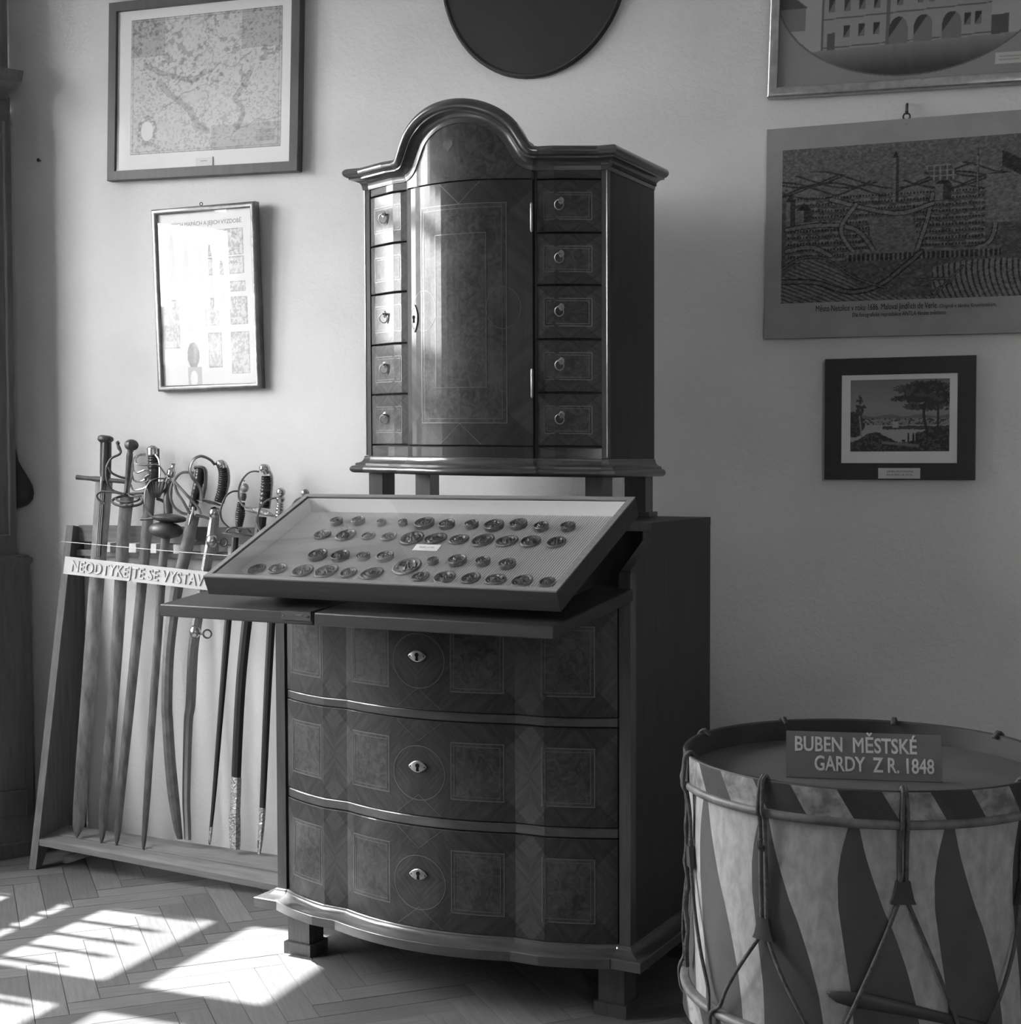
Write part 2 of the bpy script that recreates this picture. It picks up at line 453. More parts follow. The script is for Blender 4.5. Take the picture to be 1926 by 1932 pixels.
if len(cand) > 295:
    b = MB()
    for d, p, s in cand[295:]:
        M = Matrix.Translation(p) @ Matrix.Rotation(radians(43) + (pi / 2 if s else 0), 4, 'Z')
        b.box(-PL_ / 2 + .0006, PL_ / 2 - .0006, -PW / 2 + .0006, PW / 2 - .0006, -.006, 0, 0, M)
    o = b.build('planks', PLANK, floor); o['kind'] = 'stuff'

# ------------------------------------------------------------------ bureau (its own axes: x along the front, y into the wall)
BY = radians(-6.5)
BO = Vector((-.9565, 3.1105, 0))
BM = Matrix.Translation(BO) @ Matrix.Rotation(BY, 4, 'Z')
bureau = empty('writing_bureau', 'dark inlaid serpentine writing bureau with three drawers and lowered flap', 'bureau', M=BM)
UC = -.4925
def bf(t):
    """front depth of the serpentine at distance t from the middle"""
    t = abs(t)
    if t > .3045: return -.060 * (.4595 - t) / .155 - .006 * sin(pi * (.4595 - t) / .155)
    if t > .2325: return -.060 - .003 * (.3045 - t) / .072
    return -.107 + .044 * (t / .2325) ** 2
def lin(a, b_, n): return [a + (b_ - a) * i / n for i in range(n + 1)]
TS = sorted(set([round(x, 5) for x in lin(.3045, .4595, 5) + lin(.2325, .3045, 2) + lin(0, .2325, 9)]))
TS = [-t for t in TS[::-1]] + TS[1:]
def plan_path(us, f, ends=None):
    P = [Vector((u, f(u), 0)) for u in us]
    if ends: P = [Vector(e) for e in ends[0]] + P + [Vector(e) for e in ends[1]]
    return P
def plan_outs(P):
    """mitred outward directions of a plan path running left to right along the front"""
    N = []
    for a, c in zip(P[:-1], P[1:]):
        d = (c - a).normalized(); N.append(Vector((d.y, -d.x, 0)))
    o = [N[0]]
    for a, c in zip(N[:-1], N[1:]): o.append((a + c) / max(1 + a.dot(c), .3))
    o.append(N[-1]); return o
PANELS_B = [(-.4595, -.268, -.372), (-.268, .268, 0.0), (.268, .4595, .372)]
def serp_front(us, f, uc, z0, z1, panels, burl_rects, thick, zr):
    """front slab following the plan f(u-uc); burl rectangles get the second material. us are offsets from uc"""
    b = MB(); us = sorted(set(us + [p[2] for p in panels] + [p[0] for p in panels if abs(p[0]) < us[-1]] + [e for r in burl_rects for e in r[:2]]))
    us2 = [us[0]]
    for u in us[1:]:
        if u - us2[-1] > .0008: us2.append(u)
    us = us2
    zs = sorted(set([z0, z0 + .002, z1 - .002, z1, (z0 + z1) / 2, z0 + zr, z1 - zr]))
    zc = (z0 + z1) / 2; hh = (z1 - z0) / 2
    for i in range(len(us) - 1):
        um = (us[i] + us[i + 1]) / 2
        pa = min(panels, key=lambda p: 0 if p[0] <= um <= p[1] else 1 + abs(um - p[2])); hw = (pa[1] - pa[0]) / 2
        for j in range(len(zs) - 1):
            zm = (zs[j] + zs[j + 1]) / 2
            P = []; uv = []
            for u, z in ((us[i], zs[j]), (us[i + 1], zs[j]), (us[i + 1], zs[j + 1]), (us[i], zs[j + 1])):
                e = .0022 if (z in (z0, z1) or u in (us[0], us[-1])) else 0
                P.append((uc + u, f(u) + e, z)); uv.append((abs(u - pa[2]) / hw if hw < .2 else abs(u - pa[2]) / hh - (hw / hh - 1), abs(z - zc) / hh))
            burl = any(r[0] - 1e-4 <= um <= r[1] + 1e-4 for r in burl_rects) and z0 + zr - 1e-4 <= zm <= z1 - zr + 1e-4
            b.add(P, [(0, 1, 2, 3)], 1 if burl else 0, uv)
    n = len(us)
    for i in range(n - 1):   # top, bottom
        for z in (z0, z1):
            b.add([(uc + us[i], f(us[i]) + .0022, z), (uc + us[i + 1], f(us[i + 1]) + .0022, z), (uc + us[i + 1], f(us[i + 1]) + thick, z), (uc + us[i], f(us[i]) + thick, z)], [(0, 1, 2, 3)], 0, [(.2, .9)] * 4)
    for u in (us[0], us[-1]):
        b.add([(uc + u, f(u) + .0022, z0), (uc + u, f(u) + thick, z0), (uc + u, f(u) + thick, z1), (uc + u, f(u) + .0022, z1)], [(0, 1, 2, 3)], 0, [(.2, .9)] * 4)
    return b
def strip(b, f, uc, pts, wd=.0022, lift=.0006):
    """pale stringing along (u,z) points lying on the front"""
    Q = []
    for (u0, za), (u1, zb) in zip(pts[:-1], pts[1:]):
        k = max(1, int(abs(u1 - u0) / .02)); Q += [(u0 + (u1 - u0) * i / k, za + (zb - za) * i / k) for i in range(k)]
    Q.append(pts[-1])
    for (u0, za), (u1, zb) in zip(Q[:-1], Q[1:]):
        d = Vector((u1 - u0, zb - za));
        if d.length < 1e-6: continue
        nrm = Vector((-d.y, d.x)).normalized() * wd / 2; d = d.normalized() * wd / 2
        cs = [(u0 - d.x + nrm.x, za - d.y + nrm.y), (u1 + d.x + nrm.x, zb + d.y + nrm.y), (u1 + d.x - nrm.x, zb + d.y - nrm.y), (u0 - d.x - nrm.x, za - d.y - nrm.y)]
        b.add([(uc + u, f(u) - lift, z) for u, z in cs] + [(uc + u, f(u) + .001, z) for u, z in cs], [(0, 1, 2, 3), (0, 1, 5, 4), (2, 3, 7, 6)])
def rect_strips(b, f, uc, u0, u1, z0, z1, **k):
    strip(b, f, uc, [(u0, z0), (u1, z0), (u1, z1), (u0, z1), (u0, z0)], **k)
def eye_plate(wd, hg, th=.004, vertical=False):
    """pointed-oval lock plate with a keyhole, in local x,z facing -y"""
    b = MB(); n = 14; P = []
    for i in range(n + 1):
        a = -1 + 2 * i / n; P.append((a * wd / 2, (1 - a * a) ** .9 * hg / 2 if abs(a) < 1 else 0))
    P += [(-x, -z) for x, z in P[1:-1]]
    if vertical: P = [(z, x) for x, z in P]
    m = len(P)
    for y, s in ((0, 1), (-th * .7, 1), (-th, .88)): b.v += [(x * s, y, z * s) for x, z in P]
    for r in range(2):
        for i in range(m): b.f.append((r * m + i, r * m + (i + 1) % m, (r + 1) * m + (i + 1) % m, (r + 1) * m + i)); b.m.append(0)
    b.f.append(tuple(2 * m + i for i in range(m))); b.m.append(0)
    k = MB()
    k.lathe([(0, .0048), (.0012, .0048)], (0, -th - .0004, .003), (0, -1, 0), 12)
    k.hexa([(-.0022, -th - .0012, .002), (.0022, -th - .0012, .002), (.0034, -th - .0012, -.011), (-.0034, -th - .0012, -.011),
            (-.0022, -th, .002), (.0022, -th, .002), (.0034, -th, -.011), (-.0034, -th, -.011)])
    for s in (-1, 1):
        q = (0, -th, s * wd * .36) if vertical else (s * wd * .38, -th, 0)
        k.lathe([(0, .0018), (.0008, .001)], q, (0, -1, 0), 8)
    return b, k

DRW = [(.158, .397), (.423, .649), (.673, .925)]
for z0, z1 in DRW:
    zr = .047
    d = serp_front(list(TS), bf, UC, z0, z1, PANELS_B, [(-.432, -.312), (-.208, -.085), (.085, .208), (.300, .414)], .02, zr)
    d.uv = d.uv
    do = d.build('drawer', [BAND, BURL], bureau, 9)
    zc = (z0 + z1) / 2 - .012
    for u0, u1 in ((-.432, -.312), (.300, .414), (-.208, -.085), (.085, .208)):
        for g, wd_ in ((0, .0022), (.008, .0012)):
            q = MB(); rect_strips(q, bf, UC, u0 + g, u1 - g, z0 + zr + g, z1 - zr - g, wd=wd_); q.build('inlay', INLAY, do)
    for pts, wd_ in (([(.070 * cos(2 * pi * i / 28), zc + .064 * sin(2 * pi * i / 28)) for i in range(29)], .0018),
                     ([(-.06, z0 + .004), (0, z0 + .05), (.06, z0 + .004)], .0012), ([(-.06, z1 - .004), (0, z1 - .05), (.06, z1 - .004)], .0012)):
        q = MB(); strip(q, bf, UC, pts, wd=wd_); q.build('inlay', INLAY, do)
    pl, kh = eye_plate(.050, .027)
    zk = {0: .285, 1: .5395, 2: .7985}[DRW.index((z0, z1))]
    po = pl.build('keyhole_plate', BRASS, do); po.location = (UC, -.108, zk)
    ko = kh.build('keyhole', BLACK, do); ko.location = (UC, -.108, zk)
# rails between the drawers
for z0, z1 in ((.399, .421), (.651, .671)):
    b = MB(); P = plan_path([UC + t for t in TS], lambda u: bf(u - UC) + .003)
    b.sweep(P, plan_outs(P), [Vector((0, 0, 1))] * len(P), [(-.03, z0), (-.001, z0), (0, z0 + .002), (0, z1 - .002), (-.001, z1), (-.03, z1)])
    b.build('drawer_rail', WALNUTH, bureau, 9)
# carcass
b = MB(); P = plan_path([UC + t for t in TS], lambda u: bf(u - UC) + .022)
prof = [(p.x, p.y) for p in P] + [(-.01, .06), (-.975, .06)]
b.prism(prof, 2, .13, .925)
b.box(-.965, -.02, .06, .485, .13, .145); b.box(-.965, -.02, .485, .4995, .13, 1.09)
b.build('carcass', SIDEW, bureau)
for x0, x1 in ((-.985, -.9575), (-.0275, 0)):
    b = MB(); b.box(x0, x1, -.002, .03, .15, 1.0); b.build('stile', BAND if False else WALNUT, bureau)
side = [(.03, .14), (.4995, .14), (.5036, 1.094), (.122, 1.088), (.122, 1.066), (.0, 1.006), (.0, .985), (.03, .985)]
for x0, x1 in ((-.985, -.962), (-.023, 0)):
    b = MB(); b.prism(side, 0, x0, x1); b.build('side_panel', SIDEW, bureau)
b = MB(); b.box(-.985, .0005, .120, .504, 1.088, 1.108); b.build('top_board', SIDEW, bureau)
b = MB(); b.box(-.962, -.023, .0, .485, .925, .945); b.box(-.962, -.023, .30, .31, .945, 1.088); b.build('interior', SIDEW, bureau)
# plinth moulding
EL, ER = [(-.985, .50, 0), (-.985, -.004, 0), (-.9575, -.004, 0)], [(-.0275, -.004, 0), (0, -.004, 0), (0, .50, 0)]
P = plan_path([UC + t for t in TS], lambda u: bf(u - UC) - .002, (EL, ER))
cove = [(-.02, .159), (.002, .159)] + [(.004 + .036 * (1 - cos(a)), .157 - .016 * sin(a)) for a in lin(0, pi / 2, 14)] + [(.042, .140), (.043, .139), (.043, .118), (.041, .117), (-.02, .117)]
b = MB(); b.sweep(P, plan_outs(P), [Vector((0, 0, 1))] * len(P), cove)
b.build('plinth_moulding', WALNUTH, bureau, 9)
b = MB(); b.prism([(p.x, p.y + .02) for p in P[1:-1]] + [(-.005, .49), (-.98, .49)], 2, .112, .135); b.build('underboard', SIDEW, bureau)
def foot(x0, x1, y0, y1):
    b = MB(); b.box(x0 + .008, x1 - .008, y0 + .008, y1 - .008, .028, .118); b.box(x0, x1, y0, y1, 0, .03); b.build('foot', WALNUT, bureau)
foot(-.953, -.871, -.021, .056); foot(-.080, 0, -.027, .056); foot(-.953, -.871, .41, .49); foot(-.080, 0, .41, .49)
b = MB(); b.box(-1.006, -.975, .0, .022, .100, .118); b.build('corner_block', WALNUT, bureau)
# lowered flap: slopes down to the front
LK = .11
def lid_z(v): return .965 + LK * v
flap_rot = math.atan(LK)
b = MB(); v0, v1, th = -.392, .004, .0285
for x0, x1 in ((-1.020, -.583), (-.581, .005)):
    b.hexa([(x0, v0, lid_z(v0) - th), (x1, v0, lid_z(v0) - th), (x1, v1, lid_z(v1) - th), (x0, v1, lid_z(v1) - th),
            (x0, v0, lid_z(v0)), (x1, v0, lid_z(v0)), (x1, v1, lid_z(v1)), (x0, v1, lid_z(v1))])
    bpy.context.view_layer.update()
fo = b.build('writing_flap', LIDW, bureau)
bv = fo.modifiers.new('bevel', 'BEVEL'); bv.width = .003; bv.segments = 2
b = MB(); x0, x1 = -.668, -.588; zt = lid_z(v0)
b.hexa([(x0, v0 - .002, zt - .019), (x1, v0 - .002, zt - .019), (x1, v0 + .001, zt - .019), (x0, v0 + .001, zt - .019), (x0, v0 - .002, zt + .0015), (x1, v0 - .002, zt + .0015), (x1, v0 + .001, zt + .0015), (x0, v0 + .001, zt + .0015)])
zq = lid_z(v0 + .07)
b.hexa([(x0, v0 - .002, zt), (x1, v0 - .002, zt), (x1, v0 + .07, zq), (x0, v0 + .07, zq), (x0, v0 - .002, zt + .0016), (x1, v0 - .002, zt + .0016), (x1, v0 + .07, zq + .0016), (x0, v0 + .07, zq + .0016)])
lo = b.build('lock_plate', DARKIRON, fo)
for x in (x0 + .006, x1 - .009):
    b = MB(); b.lathe([(0, .003), (.002, .002)], (x, v0 - .002, zt - .009), (0, -1, 0), 10); b.build('lock_screw', STEELB, fo)
for x, v in ((x1 - .03, .02), (x1 - .02, .045), (x1 - .006, .03), (x0 + .05, .035), (x0 + .062, .015)):
    b = MB(); b.lathe([(0, .0022), (.001, .0014)], (x, v0 + v, lid_z(v0 + v) + .0014), (0, 0, 1), 8); b.build('lock_pin', STEELB, fo)
b = MB(); b.box(x0 + .041, x0 + .057, v0 - .003, v0 - .0018, zt - .009, zt - .0045); b.build('lock_bolt', STEELB, fo)

# ------------------------------------------------------------------ upper cabinet on four posts
UQ = -.4805
SH = -.017
CM = BM @ Matrix.Translation((UQ, 0, 1.108)) @ Matrix.Rotation(radians(1.0), 4, 'Z') @ Matrix(((1, 0, 0, 0), (0, 1, 0, 0), (0, 0, 1, 0), (0, 0, 0, 1)))
cabinet = empty('display_cabinet', 'dark inlaid cabinet with arched cornice and bowed door standing on posts', 'cabinet', M=CM)
ZB = 1.108
def cbuild(b, name, m, parent, sharp=30):
    """cabinet pieces: the old carcass has racked, so heights sink a little to the right"""
    b.v = [(x, y, z + SH * x - ZB) for x, y, z in b.v]
    return b.build(name, m, parent, sharp)
def cf(t):
    t = abs(t)
    if t > .2255: return .138 + .049 * (t - .2255) / .101
    if t > .176: return .128 + .010 * (t - .176) / .0495
    return .074 + .046 * (t / .174) ** 2
HB = .3425
ctab = lin(.2255, .3265, 2) + lin(.178, .2255, 1)
CT = sorted(set([round(x, 5) for x in ctab + lin(0, .174, 10)])); CT = [-t for t in CT[::-1]] + CT[1:]
# posts
for x0, x1, y0, y1 in ((-.327, -.286, .175, .235), (.287, .332, .175, .235), (-.337, -.291, .425, .475), (.284, .341, .425, .475)):
    b = MB(); b.box(x0, x1, y0, y1, ZB, 1.225)
    if y0 > .3: b.box(x0 - .006, x1 + .012, y0 - .006, y1 + .003, ZB + .001, ZB + .013)
    b.v = [(x, y, z - ZB) for x, y, z in b.v]; b.build('post', WALNUT, cabinet)
# carcass and sides
b = MB()
b.prism([(t, cf(t) + .02) for t in CT] + [(.325, .21), (.325, .475), (-.325, .475), (-.325, .21)], 2, 1.25, 1.955)
b.prism([(t, cf(t) + .03) for t in CT if abs(t) < .175] + [(.17, .3), (-.17, .3)], 2, 1.95, 1.99)
cbuild(b, 'carcass', SIDEW, cabinet)
for s in (-1, 1):
    b = MB(); x0, x1 = sorted((s * HB, s * (HB - .02))); b.box(x0, x1, .2, .482, 1.24, 1.965); cbuild(b, 'side_panel', SIDEW, cabinet)
    b = MB(); x0, x1 = sorted((s * HB, s * (HB - .0165))); b.box(x0, x1, .186, .206, 1.262, 1.95)
    b.tube([(s * (HB - .002), .187, 1.265), (s * (HB - .002), .187, 1.945)], .0025, 6)
    cbuild(b, 'stile', WALNUT, cabinet)
    b = MB(); x0, x1 = sorted((s * .1762, s * .181)); b.box(x0, x1, .130, .15, 1.262, 1.955); cbuild(b, 'mullion', WALNUT, cabinet)
# base band and frieze
TSIDE = [t for t in CT if t > .17]
for s in (-1, 1):
    us = sorted(s * t for t in [.1815, .2255, .3255])
    for z0, z1, nm in ((1.258, 1.2875, 'base_band'), (1.927, 1.962, 'frieze')):
        mid = s * .2535
        d = serp_front(us, cf, 0, z0, z1, [(us[0], us[-1], mid)], [], .02, .01); cbuild(d, nm, [BAND, BURL], cabinet, 9)
    # five small drawers a side
    zs = [1.2895, 1.4180, 1.5455, 1.6745, 1.7985, 1.9255]
    for k in range(5):
        z0, z1 = zs[k] + .0015, zs[k + 1] - .0015
        d = serp_front(us, cf, 0, z0, z1, [(us[0], us[-1], mid)], [(min(s * .2, s * .305), max(s * .2, s * .305))], .016, .03)
        do = cbuild(d, 'drawer', [BAND, BURL], cabinet, 9)
        for g, wd_ in ((0, .0016), (.006, .001)):
            q = MB(); rect_strips(q, cf, 0, s * (.2 + g), s * (.305 - g), z0 + .03 + g, z1 - .03 - g, wd=wd_); cbuild(q, 'inlay', INLAY, do)
        if s < 0 and k == 3: continue                        # this one has lost its ring
        u = s * .2385 if s > 0 else -.262; zc = (z0 + z1) / 2 + .012; y = cf(u)
        q = MB(); q.lathe([(0, .009), (.0015, .009), (.003, .006)], (u, y + .001, zc), (0, -1, 0), 12)
        q.lathe([(0, .003), (.009, .003), (.011, .0035), (.013, .002)], (u, y, zc), (0, -1, 0), 8)
        rr = .0115
        q.tube([(u + rr * sin(a), y - .009 - .002 * cos(a), zc - .010 - rr * cos(a) * -1 - .001) for a in lin(0, 2 * pi, 16)[:-1]], .0014, 6, closed=True)
        cbuild(q, 'ring_pull', BRASS, do)
# bowed door
DT = [t for t in CT if abs(t) <= .1741]
d = serp_front(list(DT), cf, 0, 1.2895, 1.9255, [(-.2, .2, 0)], [(-.118, .118)], .018, .055)
door = cbuild(d, 'door', [BAND, BURL], cabinet, 40)
for hx_, za, zb3, wd_ in ((.118, 1.3445, 1.8705, .0022), (.108, 1.3545, 1.8605, .0012), (.07, 1.43, 1.80, .0016)):
    q = MB(); rect_strips(q, cf, 0, -hx_, hx_, za, zb3, wd=wd_); cbuild(q, 'inlay', INLAY, door)
for sgn in (-1, 1):
    q = MB(); strip(q, cf, 0, [(sgn * .11 + .04 * cos(a), 1.62 + .05 * sin(a)) for a in lin(0, 2 * pi, 20)], wd=.0012); cbuild(q, 'inlay', INLAY, door)
for pts in ([(-.055, 1.2935), (0, 1.343), (.055, 1.2935)], [(-.055, 1.9215), (0, 1.872), (.055, 1.9215)]):
    q = MB(); strip(q, cf, 0, pts, wd=.0014); cbuild(q, 'inlay', INLAY, door)
pl, kh = eye_plate(.068, .026, .003, True)
eu = -.143; ang = math.atan2(2 * .046 * eu / .174 ** 2, 1)
for o, m, nm in ((pl, BRASS, 'keyhole_plate'), (kh, BLACK, 'keyhole')):
    q = o.build(nm, m, door); q.matrix_local = Matrix.Translation((eu, cf(eu) - .0005, 1.603 + SH * eu - ZB)) @ Matrix.Rotation(ang, 4, 'Z')
for z in (1.44, 1.835):
    q = MB(); q.tube([(.1745, .117, z - .035), (.1745, .117, z - .031), (.1745, .117, z + .031), (.1745, .117, z + .035)], [.002, .0034, .0034, .002], 8); cbuild(q, 'hinge', BRASS, door)
q = MB()
d = serp_front(list(DT), cf, 0, 1.2595, 1.2875, [(-.2, .2, 0)], [], .018, .01); cbuild(d, 'base_band', [BAND, BURL], cabinet, 40)
# arched head above the door
def arch(t):
    """underside of the cornice arch"""
    a = abs(t)
    if a >= .172: return 1.950
    if a > .128: k = (.172 - a) / .044; return 1.950 + .036 * k * k
    return 1.986 + .083 * sqrt(max(0, 1 - (a / .128) ** 2)) ** 1.15 if a < .128 else 1.986
def arch_s(t):
    return sum(arch(t + d * .006) for d in (-2, -1, 0, 1, 2)) / 5
b = MB(); us = lin(-.174, .174, 44)
for i in range(len(us) - 1):
    for j in range(4):
        P = []; uv = []
        for u, k in ((us[i], j), (us[i + 1], j), (us[i + 1], j + 1), (us[i], j + 1)):
            zt = 1.9275 + (arch_s(u) + .012 - 1.9275) * k / 4; P.append((u, cf(u) + .0004, zt)); uv.append((abs(u) / .1, abs(zt - 1.98) / .1))
        b.add(P, [(0, 1, 2, 3)], 1 if abs((us[i] + us[i + 1]) / 2) < .118 else 0, uv)
    P = [(u, cf(u) + .02 * m, arch_s(u) + .012) for u, m in ((us[i], 0), (us[i + 1], 0), (us[i + 1], 9), (us[i], 9))]; b.add(P, [(0, 1, 2, 3)], 0, [(.5, .5)] * 4)
head = cbuild(b, 'arched_head', [BAND, BURL], cabinet, 40)
def heart(cx, cz, s): return [(cx + s * .8 * sin(a) ** 3, cz + s * (.8125 * cos(a) - .3125 * cos(2 * a) - .125 * cos(3 * a) - .0625 * cos(4 * a)) * .9) for a in lin(0, 2 * pi, 24)]
for hx, hz, hs in ((-.004, 1.975, .014), (-.03, 2.013, .018), (.032, 2.005, .018)):      # inlaid hearts
    pts = heart(hx, hz, hs); m = len(pts)
    q = MB(); q.add([(hx, cf(hx) - .0008, hz)] + [(u, cf(u) - .0008, z) for u, z in pts], [(0, i + 1, i + 2) for i in range(m - 1)])
    cbuild(q, 'heart_inlay', WALNUT, head)
# cornice: straight returns, then over the arch in one sweep
def path3(zf):
    us = sorted(set([round(x, 5) for x in lin(-.174, .174, 60)]))
    P = [Vector((-HB, .482, zf(.4))), Vector((-HB, .184, zf(.4))), Vector((-.3265, .184, zf(.4))), Vector((-.2255, .138, zf(.4))), Vector((-.180, .128, zf(.4)))]
    P += [Vector((u, cf(u), zf(u))) for u in us]
    P += [Vector((.180, .128, zf(.4))), Vector((.2255, .138, zf(.4))), Vector((.3265, .184, zf(.4))), Vector((HB, .184, zf(.4))), Vector((HB, .482, zf(.4)))]
    return P
P = path3(arch_s); F2 = [Vector((p.x, p.y, 0)) for p in P]; O2 = plan_outs(F2)
UPS = []
for i, p in enumerate(P):
    a, c = P[max(i - 1, 0)], P[min(i + 1, len(P) - 1)]; T = (c - a)
    h = Vector((T.x, T.y, 0)); o_ = O2[i].normalized()
    if abs(T.z) < 1e-6 or i < 5 or i > len(P) - 6: UPS.append(Vector((0, 0, 1)))
    else:
        t = T.normalized(); t = (t - o_ * t.dot(o_)).normalized(); u = o_.cross(t) * -1
        if u.z < 0: u = -u
        UPS.append(u)
corn = [(-.015, -.004), (.002, -.004), (.003, .002)] + [(.003 + .022 * (1 - cos(a)), .002 + .018 * sin(a)) for a in lin(0, pi / 2, 12)] + [(.028, .020), (.028, .024)] + \
       [(.024 + .016 * sin(a), .036 - .0125 * cos(a)) for a in lin(0, pi, 24)] + [(.020, .0495), (-.06, .051)]
b = MB(); b.sweep(P, O2, UPS, corn); cbuild(b, 'cornice', WALNUTH, cabinet, 9.5)
b = MB(); b.prism([(-.35, .48), (-.35, .2), (-.24, .15), (.24, .15), (.35, .2), (.35, .48)], 2, 1.955, 1.992); cbuild(b, 'top_board', SIDEW, cabinet)
# base moulding
us = [t for t in CT if abs(t) <= .174]
P = [Vector(p) for p in [(-HB, .482, 0), (-HB, .186, 0), (-.3265, .186, 0), (-.2255, .138, 0), (-.180, .128, 0)]] + [Vector((t, cf(t), 0)) for t in us] + [Vector(p) for p in [(.180, .128, 0), (.2255, .138, 0), (.3265, .186, 0), (HB, .186, 0), (HB, .482, 0)]]
base = [(-.02, 1.261), (.001, 1.261)] + [(.003 + .014 * (1 - cos(a)), 1.259 - .016 * sin(a)) for a in lin(0, pi / 2, 12)] + [(.020, 1.241), (.020, 1.236)] + [(.020 + .011 * sin(a), 1.2265 + .0095 * cos(a)) for a in lin(0, pi, 24)] + [(-.02, 1.216)]
b = MB(); b.sweep(P, plan_outs(P), [Vector((0, 0, 1))] * len(P), base); cbuild(b, 'base_moulding', WALNUTH, cabinet, 9.5)
b = MB(); b.prism([(-.34, .475), (-.34, .19), (-.22, .15), (.22, .15), (.34, .19), (.34, .475)], 2, 1.222, 1.252); cbuild(b, 'bottom_board', SIDEW, cabinet)

# ------------------------------------------------------------------ flat glazed case of seals, tilted on the flap
CT_ = math.atan2(.179, .3945)
KO = BM @ Vector((-.8895, -.392, .9917))
ka = (BM.to_3x3() @ Vector((1, 0, 0))).normalized(); kb = (BM.to_3x3() @ Vector((0, cos(CT_), sin(CT_)))).normalized(); kc = ka.cross(kb)
KM = frame_mtx(KO, ka, kb, kc)
CWID, CLEN, CH = .90, .4335, .047
case = empty('glazed_display_case', 'flat glazed wooden case of wax seals tilted on the bureau flap', 'display case', M=KM)
fwid = .014
for nm, pts in (('front', ((0, 0), (CWID, 0), (CWID - fwid, fwid), (fwid, fwid))), ('back', ((0, CLEN), (fwid, CLEN - fwid), (CWID - fwid, CLEN - fwid), (CWID, CLEN))),
                ('left', ((0, 0), (fwid, fwid), (fwid, CLEN - fwid), (0, CLEN))), ('right', ((CWID, 0), (CWID, CLEN), (CWID - fwid, CLEN - fwid), (CWID - fwid, fwid)))):
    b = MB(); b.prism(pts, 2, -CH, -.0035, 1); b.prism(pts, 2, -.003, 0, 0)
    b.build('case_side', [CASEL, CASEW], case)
b = MB(); b.add([(fwid - .004, fwid - .004, -.0033), (CWID - fwid + .004, fwid - .004, -.0033), (CWID - fwid + .004, CLEN - fwid + .004, -.0033), (fwid - .004, CLEN - fwid + .004, -.0033)], [(0, 1, 2, 3)]); b.build('glass_pane', GLASS, case)
b = MB(); b.box(.002, CWID - .002, .002, CLEN - .002, -CH - .001, -CH + .004); b.build('base_board', CASEW, case)
b = MB(); i0, i1, j0, j1 = fwid, CWID - fwid, fwid, CLEN - fwid
for x0, x1, y0, y1 in ((i0, i0 + .0015, j0, j1), (i1 - .0015, i1, j0, j1), (i0, i1, j0, j0 + .0015), (i0, i1, j1 - .0015, j1)): b.box(x0, x1, y0, y1, -CH + .004, -.0055)
b.build('white_lining', LINING, case)
b = MB(); n = 142; CB = -CH + .0065                          # fine ribs of the white card
vs = []
for i in range(n * 2 + 1):
    x = i0 + .002 + (i1 - i0 - .004) * i / (n * 2); z = CB if i % 2 else CB - .0032
    vs += [(x, j0 + .002, z), (x, j1 - .002, z)]
b.add(vs, [(2 * i, 2 * i + 2, 2 * i + 3, 2 * i + 1) for i in range(n * 2)])
rc = b.build('ribbed_card', RIBBED, case, 180); rc.data.shade_flat()
KI = KM.inverted()
for x in (.10, .80):                                          # wedge-shaped props between the case and the flap
    b = MB()
    def kp(u, v, z): return KI @ (BM @ Vector((u, v, z)))
    u0, u1 = -.8895 + x - .02, -.8895 + x
    def kcz(v): return .9917 - .0 + (v + .392) * math.tan(CT_) - CH / cos(CT_) - .001
    v0, v1 = -.24, -.012
    b.hexa([kp(u0, v0, lid_z(v0) + .001), kp(u1, v0, lid_z(v0) + .001), kp(u1, v1, lid_z(v1) + .001), kp(u0, v1, lid_z(v1) + .001), kp(u0, v0, kcz(v0)), kp(u1, v0, kcz(v0)), kp(u1, v1, kcz(v1)), kp(u0, v1, kcz(v1))])
    b.build('wedge_prop', CASEW, case)
# the seals
def seal_mesh(kind, m):
    b = MB(); n = 28
    if kind == 'flat': prof = [(0, .97), (.10, 1.0), (.22, .97), (.26, .88), (.17, .80), (.15, .66), (.19, .63), (.15, .58), (.15, .42), (.24, .30), (.17, .17), (.26, .05)]
    else: prof = [(0, .92), (.35, .98), (.62, 1.0), (.70, .95), (.70, .86), (.60, .80), (.58, .62), (.66, .56), (.58, .48), (.60, .30), (.72, .2), (.62, .05)]
    rnd = random.Random(7 if kind == 'flat' else 9)
    wob = [1 + .018 * rnd.uniform(-1, 1) for _ in range(n)]
    vs = []
    for k, (h, r) in enumerate(prof):
        for j in range(n):
            a = 2 * pi * j / n
            rel = .16 * rnd.uniform(-1, 1) if 4 < k else 0
            vs.append((cos(a) * r * wob[j], sin(a) * r * wob[j], h * .34 + rel * .34))
    fs = [(i * n + j, i * n + (j + 1) % n, (i + 1) * n + (j + 1) % n, (i + 1) * n + j) for i in range(len(prof) - 1) for j in range(n)]
    fs += [tuple(range(n))[::-1], tuple((len(prof) - 1) * n + j for j in range(n))]
    b.add(vs, fs); o = b.build('wax_seal', m, None, 50); me = o.data; bpy.data.objects.remove(o); return me
SM = {(k, t): seal_mesh(k, WAXD if t == 'dark' else WAXL) for k in ('flat', 'thick') for t in ('dark', 'pale')}
